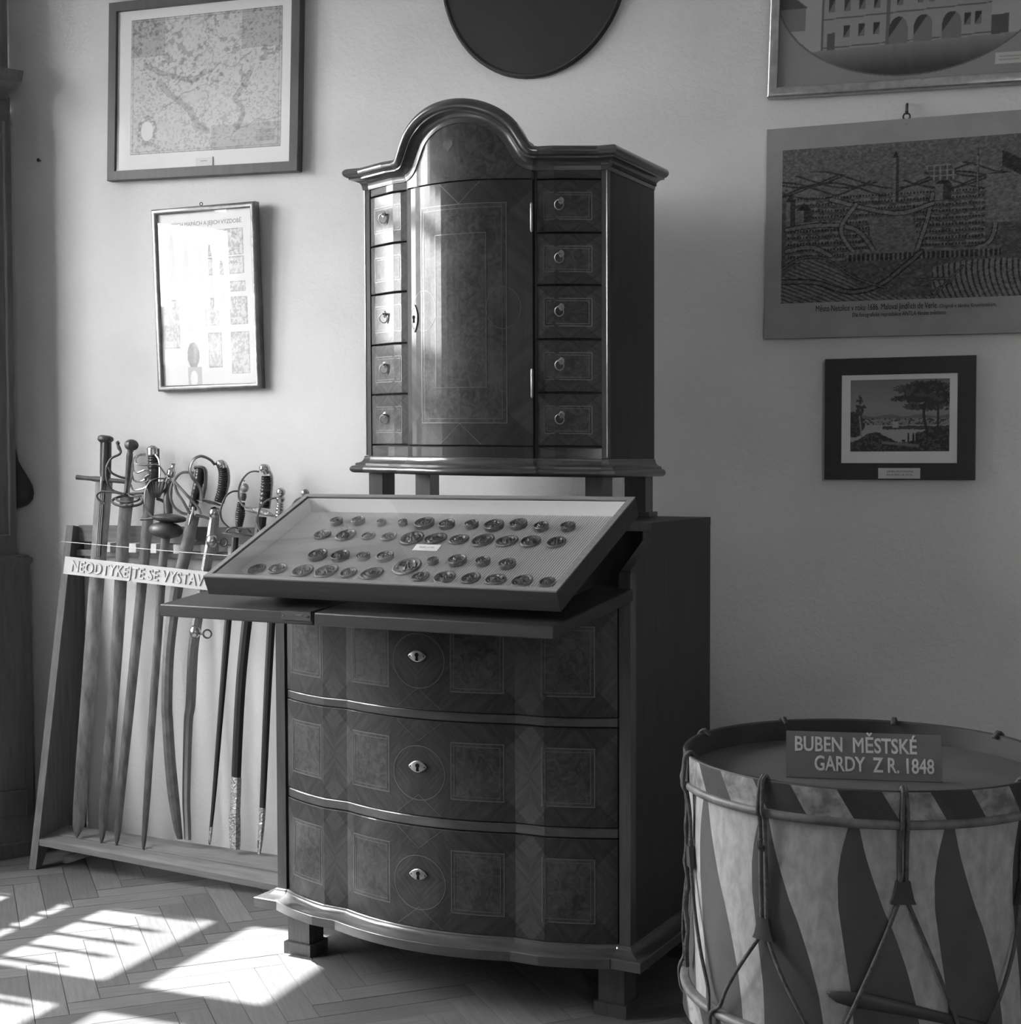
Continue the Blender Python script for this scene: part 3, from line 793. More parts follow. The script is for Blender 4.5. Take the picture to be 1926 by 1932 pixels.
ROWS = [('back', 'thick', [(529, 200, 48, 1), (609, 198, 50, 1), (693, 203, 34, 1), (770, 204, 34, 0), (849, 207, 74, 0), (930, 211, 60, 0), (1020, 211, 52, 0), (1101, 215, 74, 0), (1190, 210, 66, 0), (1273, 219, 56, 0), (1370, 219, 56, 0)]),
        ('second', 'flat', [(478, 247, 66, 0), (563, 249, 80, 0), (645, 252, 54, 1), (720, 254, 58, 1), (803, 260, 92, 0), (888, 262, 82, 0), (974, 265, 72, 0), (1061, 268, 86, 0), (1148, 271, 80, 0), (1234, 272, 78, 0), (1328, 275, 74, 0)]),
        ('third', 'thick', [(462, 322, 72, 0), (543, 326, 70, 0), (626, 327, 52, 1), (706, 328, 64, 1), (880, 344, 42, 0), (968, 342, 70, 0), (1061, 346, 56, 0), (1150, 355, 64, 0)]),
        ('front', 'flat', [(240, 372, 64, 0), (315, 371, 70, 0), (406, 379, 84, 0), (492, 380, 90, 0), (572, 386, 66, 0), (657, 389, 84, 0), (785, 363, 112, 1), (834, 400, 66, 1), (922, 403, 84, 0), (1017, 406, 74, 0), (1107, 411, 78, 0), (1203, 416, 82, 0), (1296, 420, 64, 0)])]
ORD = ['leftmost', 'second from left', 'third from left', 'fourth from left', 'fifth from left', 'sixth from left', 'seventh from left', 'eighth from left', 'ninth from left', 'tenth from left', 'eleventh from left', 'twelfth from left', 'rightmost']
for row, kind, lst in ROWS:
    for i, (x, y, wd, pale) in enumerate(lst):
        px, py = 360 + x / 1.926, 880 + y / 1.926
        big = wd > 100
        P = onp(px, py, KM @ Vector((0, 0, CB + (.006 if kind == 'thick' else .003))), kc); L = KI @ P
        r = wd / 1.926 * (P - EYE).dot(fw) / FPX * .5 * (1.10 if kind == 'flat' else 1.04)
        L.x = min(max(L.x, i0 + r * .9), i1 - r * 1.0); L.y = min(max(L.y, j0 + r + .001), j1 - r)
        o = bpy.data.objects.new('wax_seal', SM[(kind, 'pale' if pale else 'dark')]); COL.objects.link(o)
        zs_ = .046 if kind == 'thick' else .062
        if big: tone = 'largest seal of all, broad pale oval'
        else: tone = ('pale' if pale else 'dark') + (' thick round wax seal' if kind == 'thick' else ' flat oval wax seal')
        o.matrix_world = KM @ Matrix.Translation((L.x, L.y, CB + .0004)) @ Matrix.Rotation(random.uniform(0, 6), 4, 'Z') @ Matrix.Diagonal((r * 1.0, r * (.92 if kind == 'flat' else 1), zs_, 1))
        pos = ORD[i] if i < len(lst) - 1 else 'rightmost'
        tag(o, ('largest seal of all, broad pale oval in the front row of the glazed case' if big else '%s, %s in the %s row of the glazed case' % (tone, pos, row)), 'seal', 'wax seals in the glazed case')
P = onp(360 + 858 / 1.926, 880 + 298 / 1.926, KM @ Vector((0, 0, CB)), kc); L = KI @ P
cc = empty('caption_card', 'small white caption card between the seal rows in the glazed case', 'card', M=KM @ Matrix.Translation((L.x, L.y, CB)))
b = MB(); b.hexa([(-.033, -.012, .0002), (.033, -.012, .0002), (.033, .012, .0002), (-.033, .012, .0002), (-.033, -.012, .0012), (.033, -.012, .0012), (.033, .012, .004), (-.033, .012, .004)]); b.build('card', PAPERW, cc)
b = MB()                                                      # its line of tiny, unreadable type
for x0, x1 in ((-.020, -.002), (.002, .007), (.010, .018)):
    x = x0
    while x < x1:
        b.box(x, x + .0016, -.001, .0022, .0024, .0030); x += .0026
tl = b.build('type_line', INKG, cc); tl['kind'] = 'stuff'

# ------------------------------------------------------------------ sword rack
RX0 = -3.02
rack = empty('sword_rack', 'leaning wooden rack holding a row of old swords against the wall', 'rack', loc=(-2.5, 3.7, 0))
RO = Vector((-2.5, 3.7, 0))
def rbuild(b, name, m, parent=None, sharp=32):
    b.v = [tuple(Vector(p) - RO) for p in b.v]; return b.build(name, m, parent or rack, sharp)
for x0, x1 in ((-3.036, -3.012), (-2.052, -2.028)):
    b = MB(); b.prism([(3.585, .0), (3.61, .0), (3.64, .05), (3.76, .05), (3.79, .0), (3.83, 0.0), (3.838, 1.045), (3.785, 1.052)], 0, x0, x1)
    rbuild(b, 'side_panel', RACKD)
    b = MB(); b.hexa([(x0 - .001, 3.583, .001), (x1 + .001, 3.583, .001), (x1 + .001, 3.586, .001), (x0 - .001, 3.586, .001), (x0 - .001, 3.783, 1.053), (x1 + .001, 3.783, 1.053), (x1 + .001, 3.786, 1.053), (x0 - .001, 3.786, 1.053)])
    rbuild(b, 'edge_strip', RACKW)
def brd(x): return .0895 - (x + 3.01) * .0635
xa, xb = -3.012, -2.052
b = MB(); b.hexa([(xa, 3.60, brd(xa) - .018), (xb, 3.60, brd(xb) - .018), (xb, 3.655, brd(xb) - .006), (xa, 3.655, brd(xa) - .010), (xa, 3.60, brd(xa)), (xb, 3.60, brd(xb)), (xb, 3.655, brd(xb) + .020), (xa, 3.655, brd(xa) + .004)])
rbuild(b, 'front_board', RACKB)
b = MB(); b.hexa([(xa, 3.657, brd(xa) - .010), (xb, 3.657, brd(xb) - .004), (xb, 3.735, .058), (xa, 3.735, .085), (xa, 3.657, brd(xa) + .006), (xb, 3.657, brd(xb) + .022), (xb, 3.735, .076), (xa, 3.735, .104)])
rbuild(b, 'rear_board', RACKB)
b = MB(); b.hexa([(-2.975, 3.665, .004), (-2.955, 3.665, .004), (-2.80, 3.72, .060), (-2.82, 3.72, .060), (-2.975, 3.665, .026), (-2.955, 3.665, .026), (-2.80, 3.72, .082), (-2.82, 3.72, .082)])
rbuild(b, 'brace', RACKB)
b = MB(); b.box(xa, xb, 3.812, 3.834, 1.0, 1.052); 
rbuild(b, 'back_rail', RACKB)
b = MB(); b.box(xa, xb, 3.800, 3.834, .955, .975); rbuild(b, 'lower_rail', RACKB)
xs = [-2.872, -2.775, -2.70, -2.605, -2.505, -2.41, -2.33, -2.24, -2.15]
for x in xs:
    b = MB(); b.box(x - .016, x + .016, 3.765, 3.812, .972, 1.0); rbuild(b, 'divider', mat('pale_divider', .70, .76, .7, .2))
rope_w = MB(); rope_w.tube([(-2.985, 3.690, 1.007), (-2.6, 3.694, .985), (-2.06, 3.698, .959)], .0011, 6)
rbuild(rope_w, 'retaining_wire', mat('white_cord', .7, .76, .8, .1))
# sign strip fixed across the rack
A0, A1 = at_y(123, 1049.5, 3.66), at_y(383, 1078, 3.66)
dx = (A1 - A0).normalized(); nrm = Vector((0, -1, .12)).normalized(); dz = (nrm.cross(dx)).normalized(); dz = dz if dz.z > 0 else -dz
nrm = dx.cross(dz)
SGM = frame_mtx(A0, dx, dz, nrm)
sg = empty('warning_sign', 'white sign strip with raised capital letters across the sword rack', 'sign', M=SGM)
b = MB(); b.box(0, .885, -.054, 0, -.006, 0); b.build('sign_strip', PAINTW, sg)
text_obj('raised_letters', 'NEODTÝKEJTE SE VYSTAVENÝCH'.replace('TÝK', 'TYK'), .033, PAINTG, sg, Matrix.Translation((.030, -.043, .0015)), ext=.0012, fit=.612, spacing=1.05, bold=.0009)

# ------------------------------------------------------------------ swords: each stands in its own plane, tip on the board, hilt against the rail
class Sword:
    def __init__(s, name, label, tip, pom, mats_, yt=3.655, yp=3.755):
        s.T = at_y(tip[0], tip[1], yt); s.P = at_y(pom[0], pom[1], yp)
        s.a = (s.P - s.T).normalized(); n = Vector((.25, -1, 0)); s.n = (n - s.a * n.dot(s.a)).normalized(); s.x = s.a.cross(s.n) * -1
        if s.x.x < 0: s.x = -s.x
        s.k = (s.P - EYE).dot(fw) / FPX
        s.root = empty(name, label, 'sword', loc=s.T, group='old swords in the rack'); s.B = mats_[0]; s.H = mats_[1]; s.G = mats_[2]
    def q(s, x, y, off=0): return onp(x, y, s.T + s.n * off, s.n) - s.T
    def blade(s, pts, th=.003, m=None, name='blade', off=0):
        """pts: (px, py, half width in px) from the hilt to the tip"""
        b = MB(); vs = []
        P = smooth2(pts, 4)
        for x, y, h in P:
            c = s.q(x, y, off); wv = s.x * (h * s.k); t = s.n * min(th, max(h, .3) * s.k * .55)
            vs += [c - wv, c - wv * .35 + t, c + wv * .35 + t, c + wv, c + wv * .35 - t, c - wv * .35 - t]
        fs = [(i * 6 + j, i * 6 + (j + 1) % 6, (i + 1) * 6 + (j + 1) % 6, (i + 1) * 6 + j) for i in range(len(P) - 1) for j in range(6)]
        fs += [tuple(range(6))[::-1], tuple((len(P) - 1) * 6 + j for j in range(6))]
        b.add(vs, fs); return b.build(name, m or s.B, s.root, 20)
    def tube(s, pts, r, name, m=None, flat=None, k=5, n=8):
        b = MB(); P = [s.q(*p) for p in smooth2(pts, k)]
        rr = [v * s.k for v in r] if isinstance(r, (list, tuple)) else r * s.k
        if isinstance(rr, list): rr = [rr[min(len(rr) - 1, int(i / max(1, len(P) - 1) * (len(rr) - 1) + .5))] for i in range(len(P))]
        b.tube(P, rr, n, flat=(s.n, flat) if flat else None); return b.build(name, m or s.H, s.root, 40)
    def tubes(s, lst, r, name, m=None, flat=None):
        return [s.tube(p, r, name, m, flat) for p in lst]
    def grip(s, pts, hw, name='grip', m=None, ribs=0, off=0, amp=.9):
        """lathe along a px path with ribs"""
        P = smooth2(pts, 12 if ribs else 5); b = MB(); n = len(P); N = max(ribs * 4, n)
        Q = [P[min(n - 1, int(i * (n - 1) / (N - 1)))] if not ribs else None for i in range(N)]
        if ribs:
            Q = []
            for i in range(N):
                f = i / (N - 1) * (n - 1); j = min(int(f), n - 2); u = f - j; Q.append(tuple(P[j][e] * (1 - u) + P[j + 1][e] * u for e in range(3)))
        h = hw if isinstance(hw, (list, tuple)) else [hw, hw]
        R = []
        for i in range(N):
            f = i / (N - 1) * (len(h) - 1); j = min(int(f), len(h) - 2); u = f - j; r = h[j] * (1 - u) + h[j + 1] * u
            if ribs: r += amp * (abs(sin(i / 4 * pi)) - .5)
            R.append(max(r, .4) * s.k)
        b.tube([s.q(x, y, off) for x, y, o in Q], R, 12); return b.build(name, m or s.G, s.root, 60)
    def disc(s, c, rx, ry, name, m=None, dome=3.0, tilt=0.0, off=0):
        """plate seen nearly edge-on: rx across, ry its depth towards the viewer, in px"""
        b = MB(); C = s.q(c[0], c[1], off); X = (s.x * cos(tilt) - s.a * sin(tilt)).normalized(); Z = X.cross(s.n).normalized(); Z = Z if Z.z > 0 else -Z
        n = 28; vs = []
        D = max(ry, rx * .55)
        prof = [(-dome, 0.02), (-dome * .85, .45), (-dome * .3, .85), (0, 1), (1.6, 1.0), (1.4 - dome * .3, .8), (.9 - dome * .85, .4), (.8 - dome, .02)]
        for h, r in prof:
            for j in range(n):
                a = 2 * pi * j / n; vs.append(C + X * (cos(a) * r * rx * s.k) + s.n * (sin(a) * r * D * s.k * .7) + Z * (h * s.k))
        fs = [(i * n + j, i * n + (j + 1) % n, (i + 1) * n + (j + 1) % n, (i + 1) * n + j) for i in range(len(prof) - 1) for j in range(n)]
        b.add(vs, fs); return b.build(name, m or s.H, s.root, 40)
    def ball(s, c, r, name='pommel', m=None, sx=1, sy=1, lobes=0):
        b = MB(); C = s.q(*c); n = 20; vs = []; K = 10
        for i in range(K + 1):
            t = pi * i / K
            for j in range(n):
                a = 2 * pi * j / n; rr = r * s.k * (1 + (lobes and .07 * cos(a * lobes)))
                vs.append(C + s.a * (cos(t) * r * sy * s.k) + (s.x * cos(a) + s.n * sin(a)) * (sin(t) * rr * sx))
        fs = [(i * n + j, i * n + (j + 1) % n, (i + 1) * n + (j + 1) % n, (i + 1) * n + j) for i in range(K) for j in range(n)]
        b.add(vs, fs); return b.build(name, m or s.H, s.root, 50)
def A(*p): return [(120 + a[0] / 6.42, 800 + a[1] / 6.42) + tuple(a[2:]) for a in p]
def B(*p): return [(320 + a[0] / 6.42, 840 + a[1] / 6.42) + tuple(a[2:]) for a in p]

# 1 two-handed sword with straight crossguard
s = Sword('sword', 'long straight sword with flat cap pommel and plain bar crossguard, leftmost in rack', (145, 1582), (199, 826), (STEELD, RUST, GRIP), 3.645)
s.blade([(197, 903, 17), (186, 1049, 15.5), (171, 1250, 14.6), (155, 1450, 13.4), (149, 1545, 12.6), (146.5, 1566, 8.5), (145, 1582, .6)], .0028)
for dxp in (-3, 0, 3): s.tube([(194 + dxp, 912, .0052), (184 + dxp, 1050, .0052)], .8, 'fuller_rib', STEEL, k=3, n=6)
s.grip(A((520, 200), (505, 690)), [9, 10.5, 9.5], m=GRIP); s.tube(A((452, 215, .008), (445, 600, .008)), 1.2, 'grip_edge', STEELB, k=3)
b_ = s.grip(A((512, 140), (510, 160), (508, 195), (507, 225)), [9, 14.5, 15, 10], 'pommel', RUST)
s.tube(A((155, 645), (455, 672), (755, 700)), [4.4, 4.2, 5.2, 4.2, 4.2], 'crossguard', RUST)
s.grip(A((470, 640), (460, 740), (455, 810)), [4, 3, 2], 'langet', STEEL, off=.010)
# 2 rapier with ribbed pommel
s = Sword('sword', 'rapier with ribbed mushroom pommel and S-curved ring guard', (190.6, 1594), (248, 838), (BLADE, RUST, GRIP), 3.65, 3.75)
s.blade([(240, 938, 13.4), (232, 1018, 12.8), (222, 1200, 12), (203, 1450, 10.8), (197.5, 1500, 10), (193, 1570, 6.5), (190.6, 1594, .6)], .0028)
s.ball(A((822, 255))[0], 13.2, sy=.82, lobes=12, m=RUST); s.grip(A((812, 310), (805, 345), (800, 390), (775, 700), (752, 870)), [6.4, 5, 6.2, 5, 4.6], m=RUST)
s.tubes([A((655, 240, .01), (690, 325, .015), (670, 370, .02), (575, 420, .025), (518, 540, .025), (530, 700, .02), (590, 800, .012), (735, 850, .008)),
         A((545, 520, .026), (580, 590, .025), (680, 640, .018), (745, 655, .012)), A((735, 850, .01), (600, 825, .012), (450, 820, .012), (400, 870, .012), (440, 930, .012), (505, 965, .012)),
         A((770, 850, .01), (880, 840, .01), (965, 838, .01))], 2.3, 'guard_bar')
s.tube(A((660, 205, .01), (655, 260, .012), (685, 320, .015)), [2, 4, 2.4, 3.2, 2.6], 'quillon_finial')
b = MB(); rg = [s.q(*A((775 + 185 * cos(a), 935 + 62 * sin(a)))[0], .014 + .016 * sin(a)) for a in lin(0, 2 * pi, 32)[:-1]]; b.tube(rg, 2.5 * s.k, 8, closed=True); b.build('guard_ring', RUST, s.root)
b = MB(); rg = [s.q(*A((775 + 140 * cos(a), 905 + 40 * sin(a)))[0], .010 + .012 * sin(a)) for a in lin(0, 2 * pi, 28)[:-1]]; b.tube(rg, 2.0 * s.k, 8, closed=True); b.build('guard_ring', RUST, s.root)
s.tube(A((725, 985, .034), (790, 985, .034), (845, 980, .032)), [3, 4, 3, 4, 3], 'ring_collar')
# 3 basket-hilted sword
s = Sword('sword', 'basket-hilted sword with silver pommel and cage of bright curved bars', (219, 1601), (289, 850), (BLADE, STEELB, GRIP), 3.652, 3.75)
s.blade([(283, 925, 11.2), (278, 990, 10.8), (258, 1200, 10), (228, 1493, 8.8), (222, 1570, 6.2), (219, 1601, .5)], .0026)
s.grip(A((1092, 380), (1095, 520), (1085, 760)), [10.5, 11.2, 9.5], m=GRIP, ribs=9, amp=1.4)
s.grip(A((1085, 262), (1083, 280), (1082, 300), (1086, 375)), [4, 8, 11.5, 11.5], 'pommel', SILVER); s.tube(A((1150, 300, .004), (1158, 600, .004)), 1.6, 'back_strap', STEELD)
s.tubes([A((1000, 375, .012), (880, 390, .02), (840, 460, .03), (825, 620, .034), (790, 820, .026), (810, 872, .02), (950, 872, .012)),
         A((1000, 360, .012), (930, 372, .018), (880, 420, .026), (890, 480, .032), (1000, 500, .038), (1130, 492, .036), (1200, 560, .03), (1240, 620, .024)),
         A((840, 480, .03), (850, 560, .032), (900, 590, .036), (1000, 560, .04), (1065, 610, .040)), A((828, 610, .034), (855, 685, .036), (940, 692, .038), (985, 670, .04)),
         A((815, 735, .028), (850, 800, .03), (960, 785, .034), (1010, 750, .036)), A((1110, 370, .012), (1150, 430, .018), (1165, 520, .026), (1160, 700, .03), (1150, 800, .03)),
         A((1240, 640, .024), (1205, 720, .026), (1190, 800, .024)), A((1270, 690, .02), (1235, 780, .022), (1200, 830, .02))], 1.75, 'basket_bar')
for i, (x0, x1) in enumerate(((1005, 1080), (1040, 1095), (1085, 1110), (1130, 1125), (1175, 1140), (1215, 1160))):
    s.tube(A((x0, 700, .032), ((x0 + x1) / 2, 790, .034), (x1, 885, .02)), [3.4, 3.6, 2.2], 'shell_flute', STEELD)
s.tubes([A((985, 680, .036), (1000, 640, .04), (1045, 615, .04)), A((1130, 905, .01), (1190, 925, .01), (1215, 945, .008))], 3.0, 'guard_knot', STEELD)
# 4 small sword with urn pommel and shell guard
s = Sword('sword', 'small sword with urn-shaped pommel, flat knuckle bow and rounded shell guards', (270, 1607), (324, 880), (BLADE, STEELD, STEELD), 3.655, 3.75)
s.blade([(316, 995, 8.8), (307, 1063, 8.6), (298, 1200, 8.2), (284, 1400, 7.4), (277, 1510, 6.8), (271.5, 1585, 4.6), (270, 1607, .5)], .0026)
s.grip(A((1330, 480), (1328, 500), (1322, 530), (1308, 570), (1300, 620), (1292, 650), (1285, 690)), [4.6, 3, 3.4, 8.4, 8.2, 4, 5.5], 'pommel', SILVER)
s.grip(A((1285, 690), (1262, 900), (1268, 1085)), [6, 8.5, 8.2], m=STEELD)
s.tube(A((1235, 660, .008), (1100, 668, .018), (1005, 755, .03), (978, 900, .034), (1000, 1020, .03), (1065, 1120, .02)), 1.7, 'knuckle_bow', STEEL, flat=3.2)
s.ball(A((1282, 1142))[0], 33, 'shell_guard', STEELD, sy=.26); s.ball(A((1240, 1285))[0], 32, 'lower_shell', RUST, sy=.5)
s.tube(A((935, 1150, .01), (1000, 1150, .012), (1090, 1140, .012)), [3.2, 2.4, 3], 'quillon', STEELD)
# 5 sabre with three-bar guard
s = Sword('sabre', 'unsheathed curved sabre with dark grip and three looping guard bars', (341, 1585), (378, 884), (RUST, STEEL, GRIP), 3.690, 3.75)
s.blade([(365, 972, 12.4), (355, 1020, 12.6), (345, 1063, 12.4), (335.5, 1102, 12), (325, 1166, 11.6), (317.5, 1240, 11.2), (314.6, 1327, 11), (316.4, 1366, 11), (320.6, 1433, 11.2), (327, 1499, 11.2), (335, 1560, 8.5), (339.5, 1583, 5.5)], .0045)
s.grip(A((1655, 545), (1640, 680), (1600, 860), (1560, 1040)), [8, 9.5, 9, 8], m=GRIP, ribs=12, amp=.7)
s.tube(A((1590, 530, .0), (1690, 530, .0), (1722, 600, .0), (1715, 760, 0), (1690, 900, 0)), [3.5, 3.5, 3.2, 2.6], 'back_strap', STEELD, flat=1.6)
s.tubes([A((1580, 590, .006), (1430, 590, .018), (1335, 690, .03), (1292, 830, .034), (1325, 980, .03), (1420, 1070, .022), (1500, 1090, .014)),
         A((1340, 700, .032), (1370, 820, .036), (1450, 940, .032), (1530, 1090, .02)), A((1345, 700, .032), (1500, 870, .036), (1620, 1000, .03), (1662, 1090, .02))], 2.6, 'guard_bar', STEEL)
s.grip(A((1570, 1000), (1555, 1100), (1520, 1220)), [2.5, 4.2, 2.2], 'langet', STEELB, off=.016); s.tube(A((1600, 1110, .01), (1700, 1125, .01), (1790, 1160, .008)), [3.4, 2.6, 2], 'quillon', STEELD)
# 6 sabre in bright steel scabbard
s = Sword('sabre', 'sabre with ribbed grip and D-guard in a bright steel scabbard', (354, 1585), (415, 872), (STEELB, STEEL, GRIP), 3.690, 3.750)
s.blade([(406, 958, 8.6), (403, 990, 10.2), (398, 1022, 10), (391, 1060, 9.8), (384, 1105, 10.2), (373, 1166, 10.2), (364, 1230, 10.4), (359.5, 1327, 9.8), (355, 1366, 9), (351.5, 1499, 8), (353, 1550, 7.6), (354, 1584, 7.2)], .0075, STEELB, 'scabbard')
s.grip(B((610, 215), (650, 300), (655, 420), (635, 560), (600, 690)), [8, 9.6, 10, 9.6, 9.6], m=GRIP, ribs=19, amp=1.5)
s.grip(B((560, 225), (600, 225), (640, 235), (655, 280)), [3, 7.5, 8.5, 8], 'pommel_cap', SILVER, off=.002)
s.tube(B((620, 195, 0), (680, 240, 0), (712, 340, 0), (712, 460, 0), (680, 600, 0)), [4, 3.2, 2.8, 2.4], 'back_strap', STEEL, flat=1.5)
s.tube(B((548, 238, .004), (490, 175, .01), (380, 132, .022), (290, 175, .03), (242, 280, .034), (275, 390, .032), (340, 470, .028), (382, 560, .022), (380, 670, .012)), 2.2, 'knuckle_bow', STEELD, flat=2.6)
s.disc(B((480, 705))[0], 26, 16, 'guard_plate', STEELD, dome=-5, tilt=.12)
for px, py, r in (B((540, 820))[0] + (9.6,), B((515, 1160))[0] + (11.2,), (368.5, 1192, 11)):
    s.ball((px, py), r, 'scabbard_band', STEELB, sx=1.0, sy=1.25)
for cx, cy, r in (B((650, 1175))[0] + (7.2,), (391, 1196, 7.6)):
    b = MB(); b.tube([s.q(cx + r * cos(a), cy + r * sin(a), .006) for a in lin(0, 2 * pi, 20)[:-1]], 1.7 * s.k, 6, closed=True); b.build('hanging_ring', DARKIRON, s.root)
    s.tube([(cx - r - 6, cy, .004), (cx - r + 1, cy, .006)], 2.2, 'ring_lug', STEELD, k=2)
# 7 small sword with cross-hatched ball pommel
s = Sword('sword', 'small sword with cross-hatched ball pommel and dark ribbed grip, blade in black leather scabbard', (395.3, 1594), (461, 919), (SCAB, RUST, GRIP), 3.70, 3.755)
s.blade([(444, 1014, 6.6), (438, 1090, 7.4), (430.5, 1169, 7.2), (420, 1300, 6), (404, 1500, 4.2), (396, 1580, 2.6), (395.3, 1594, 1.2)], .005, SCAB, 'scabbard')
s.blade([(398.6, 1560, 3.6), (396.2, 1582, 3), (395.3, 1594, 1.3)], .0055, ORNATE, 'chape')
s.ball(B((905, 515))[0], 8.2, m=ORNATE, sy=1.1); s.grip(B((900, 440), (898, 425)), [2, 2.4], 'pommel_button', ORNATE)
s.grip(B((895, 580), (888, 620), (880, 670)), [5, 7, 5.5], 'pommel_neck', RUST); s.grip(B((868, 690), (855, 840), (840, 990)), [7, 9.2, 6], m=GRIP, ribs=13, amp=1.3)
s.grip(B((835, 1000), (830, 1085)), [5.5, 5], 'ferrule', ORNATE); s.disc(B((820, 1085))[0], 30, 17, 'guard_plate', RUST, dome=-4, tilt=.0)
s.tube(B((845, 558, .006), (760, 562, .014), (680, 620, .022), (628, 740, .026), (615, 830, .026), (640, 920, .02), (720, 1000, .012)), 1.7, 'knuckle_bow', RUST)
s.tubes([B((690, 1075, .008), (700, 1020, .014), (780, 995, .014), (825, 1010, .01)), B((850, 1000, .01), (930, 1010, .014), (985, 1060, .01))], 1.6, 'guard_arm', RUST)
# 8 sabre with lion-head back strap
s = Sword('sabre', 'sabre with silvered curved pommel and slim D-guard, black scabbard with embossed brass chape', (443, 1602), (499, 884), (SCAB, SILVER, GRIP), 3.70, 3.755)
s.blade([(493, 975, 10.5), (486, 1040, 10.5), (478, 1100, 10.5), (466, 1172, 10.2), (453.5, 1300, 9.8), (445.5, 1469, 9.4), (443, 1590, 9)], .008, SCAB, 'scabbard')
s.blade([(445.8, 1466, 10.4), (443.6, 1530, 10.2), (442.6, 1545, 11.6), (443, 1586, 11.2), (443.2, 1602, 9.5)], .0095, ORNATE, 'chape')
s.grip(B((1165, 370), (1165, 520), (1140, 760)), [8, 9.6, 9], m=GRIP, ribs=10, amp=1.7)
s.grip(B((1100, 300), (1130, 285), (1165, 290), (1185, 350)), [5, 9, 9, 6], 'pommel', SILVER)
s.tube(B((1150, 265, 0), (1215, 330, 0), (1240, 420, 0), (1232, 560, 0), (1205, 770, 0)), [5, 3.6, 3, 2.4], 'back_strap', SILVER, flat=1.5)
s.tube(B((1085, 320, .006), (1020, 315, .012), (950, 340, .018), (880, 420, .026), (838, 540, .028), (850, 670, .024), (910, 750, .016), (1000, 785, .01)), 1.9, 'knuckle_bow', STEELB)
s.grip(B((915, 765), (1000, 785), (1090, 800), (1190, 830), (1275, 862)), [4, 5.2, 6, 5, 1.2], 'crossguard', ORNATE, off=.010)
# 9 small sword with silver ball pommel
s = Sword('sword', 'small sword with silver ball pommel and pale wire-bound grip, beside display case', (488.5, 1611), (530, 925), (SCAB, SILVER, SILVER), 3.71, 3.76)
s.blade([(521, 1030, 8), (517, 1100, 8.2), (512, 1172, 8), (505, 1300, 7.6), (495, 1529, 6), (490, 1590, 4.2), (488.5, 1611, 2.8)], .006, SCAB, 'scabbard')
s.blade([(495.3, 1524, 6.8), (492, 1575, 5.6), (488.6, 1611, 3.4)], .007, ORNATE, 'chape')
s.ball(B((1348, 570))[0], 8.6, m=SILVER); s.grip(B((1345, 625), (1343, 650), (1338, 690)), [6, 9, 6], 'pommel_collar', SILVER); s.grip(B((1338, 700), (1325, 900), (1315, 1020)), [6.5, 7.8, 7], m=SILVER, ribs=12, amp=1.5)
s.tube(B((1300, 635, .006), (1235, 645, .012), (1150, 690, .02), (1090, 770, .026), (1065, 880, .026), (1075, 1000, .02), (1150, 1100, .012), (1260, 1130, .006)), 2.0, 'knuckle_bow', STEELB)
s.disc((524, 1022), 22, 12, 'guard_plate', SILVER, dome=-3)
# 10 mostly behind the case
s = Sword('sword', 'sword at rack end with only its round pommel showing over display case', (548, 1618), (575.5, 926), (SCAB, STEEL, GRIP), 3.71, 3.765)
s.blade([(569, 1030, 8), (560, 1300, 7), (549, 1590, 5), (548, 1618, 2)], .006, SCAB, 'scabbard')
s.ball((575.5, 930), 7.6, m=STEEL); s.grip([(575, 940), (569, 1025)], [5, 7, 6.5], m=GRIP, ribs=10, amp=1.0); s.disc((569, 1028), 20, 12, 'guard_plate', STEEL, dome=-3)
s.tube([(571, 938, .004), (557, 945, .012), (548, 965, .02), (549, 1000, .018), (558, 1022, .01)], 2, 'knuckle_bow', STEEL)

# ------------------------------------------------------------------ pictures on the back wall
def wall_frame(TL, TR, BR, BL, Y, tilt=0.0):
    a, b_, c, d = [at_y(p[0], p[1], Y) for p in (TL, TR, BR, BL)]
    X = ((b_ - a).normalized() + (c - d).normalized()).normalized(); Zu = ((a - d).normalized() + (b_ - c).normalized()).normalized()
    Zu = (Zu - X * Zu.dot(X)).normalized(); Yv = Zu.cross(X)
    if Yv.y < 0: Yv = -Yv
    wd = ((b_ - a).length + (c - d).length) / 2; hg = ((a - d).length + (b_ - c).length) / 2
    cen = (a + b_ + c + d) / 4
    M = frame_mtx(cen, X, Yv, Zu)
    if tilt: M = M @ Matrix.Rotation(radians(tilt), 4, 'X')        # hung leaning a little off the wall
    return M, wd, hg
def loc_in(M, px, py, dy=0.0):
    """pixel -> local x,z on the plane y=dy of a frame"""
    n = (M.to_3x3() @ Vector((0, 1, 0))); return M.inverted() @ onp(px, py, M @ Vector((0, dy, 0)), n)
def frame_ring(wd, hg, prof, name, m, root, sharp=40):
    b = MB(); hx, hz = wd / 2, hg / 2
    pts = [Vector((-hx, 0, -hz)), Vector((hx, 0, -hz)), Vector((hx, 0, hz)), Vector((-hx, 0, hz))]
    outs = [Vector((1, 0, 1)), Vector((-1, 0, 1)), Vector((-1, 0, -1)), Vector((1, 0, -1))]
    b.sweep(pts, outs, [Vector((0, 1, 0))] * 4, prof, closed=True, cap=False)
    return b.build(name, m, root, sharp)
def slab(x0, x1, y0, y1, z0, z1, name, m, root):
    b = MB(); b.box(x0, x1, y0, y1, z0, z1); return b.build(name, m, root)
def glass_sheet(x0, x1, y, z0, z1, root):
    b = MB(); b.add([(x0, y, z0), (x1, y, z0), (x1, y, z1), (x0, y, z1)], [(0, 1, 2, 3)]); return b.build('glass_pane', GLASS, root)
def flatbar(fwid, dep): return [(0, dep), (0, .001), (.001, 0), (fwid - .001, 0), (fwid, .001), (fwid, .010), (fwid, dep)]
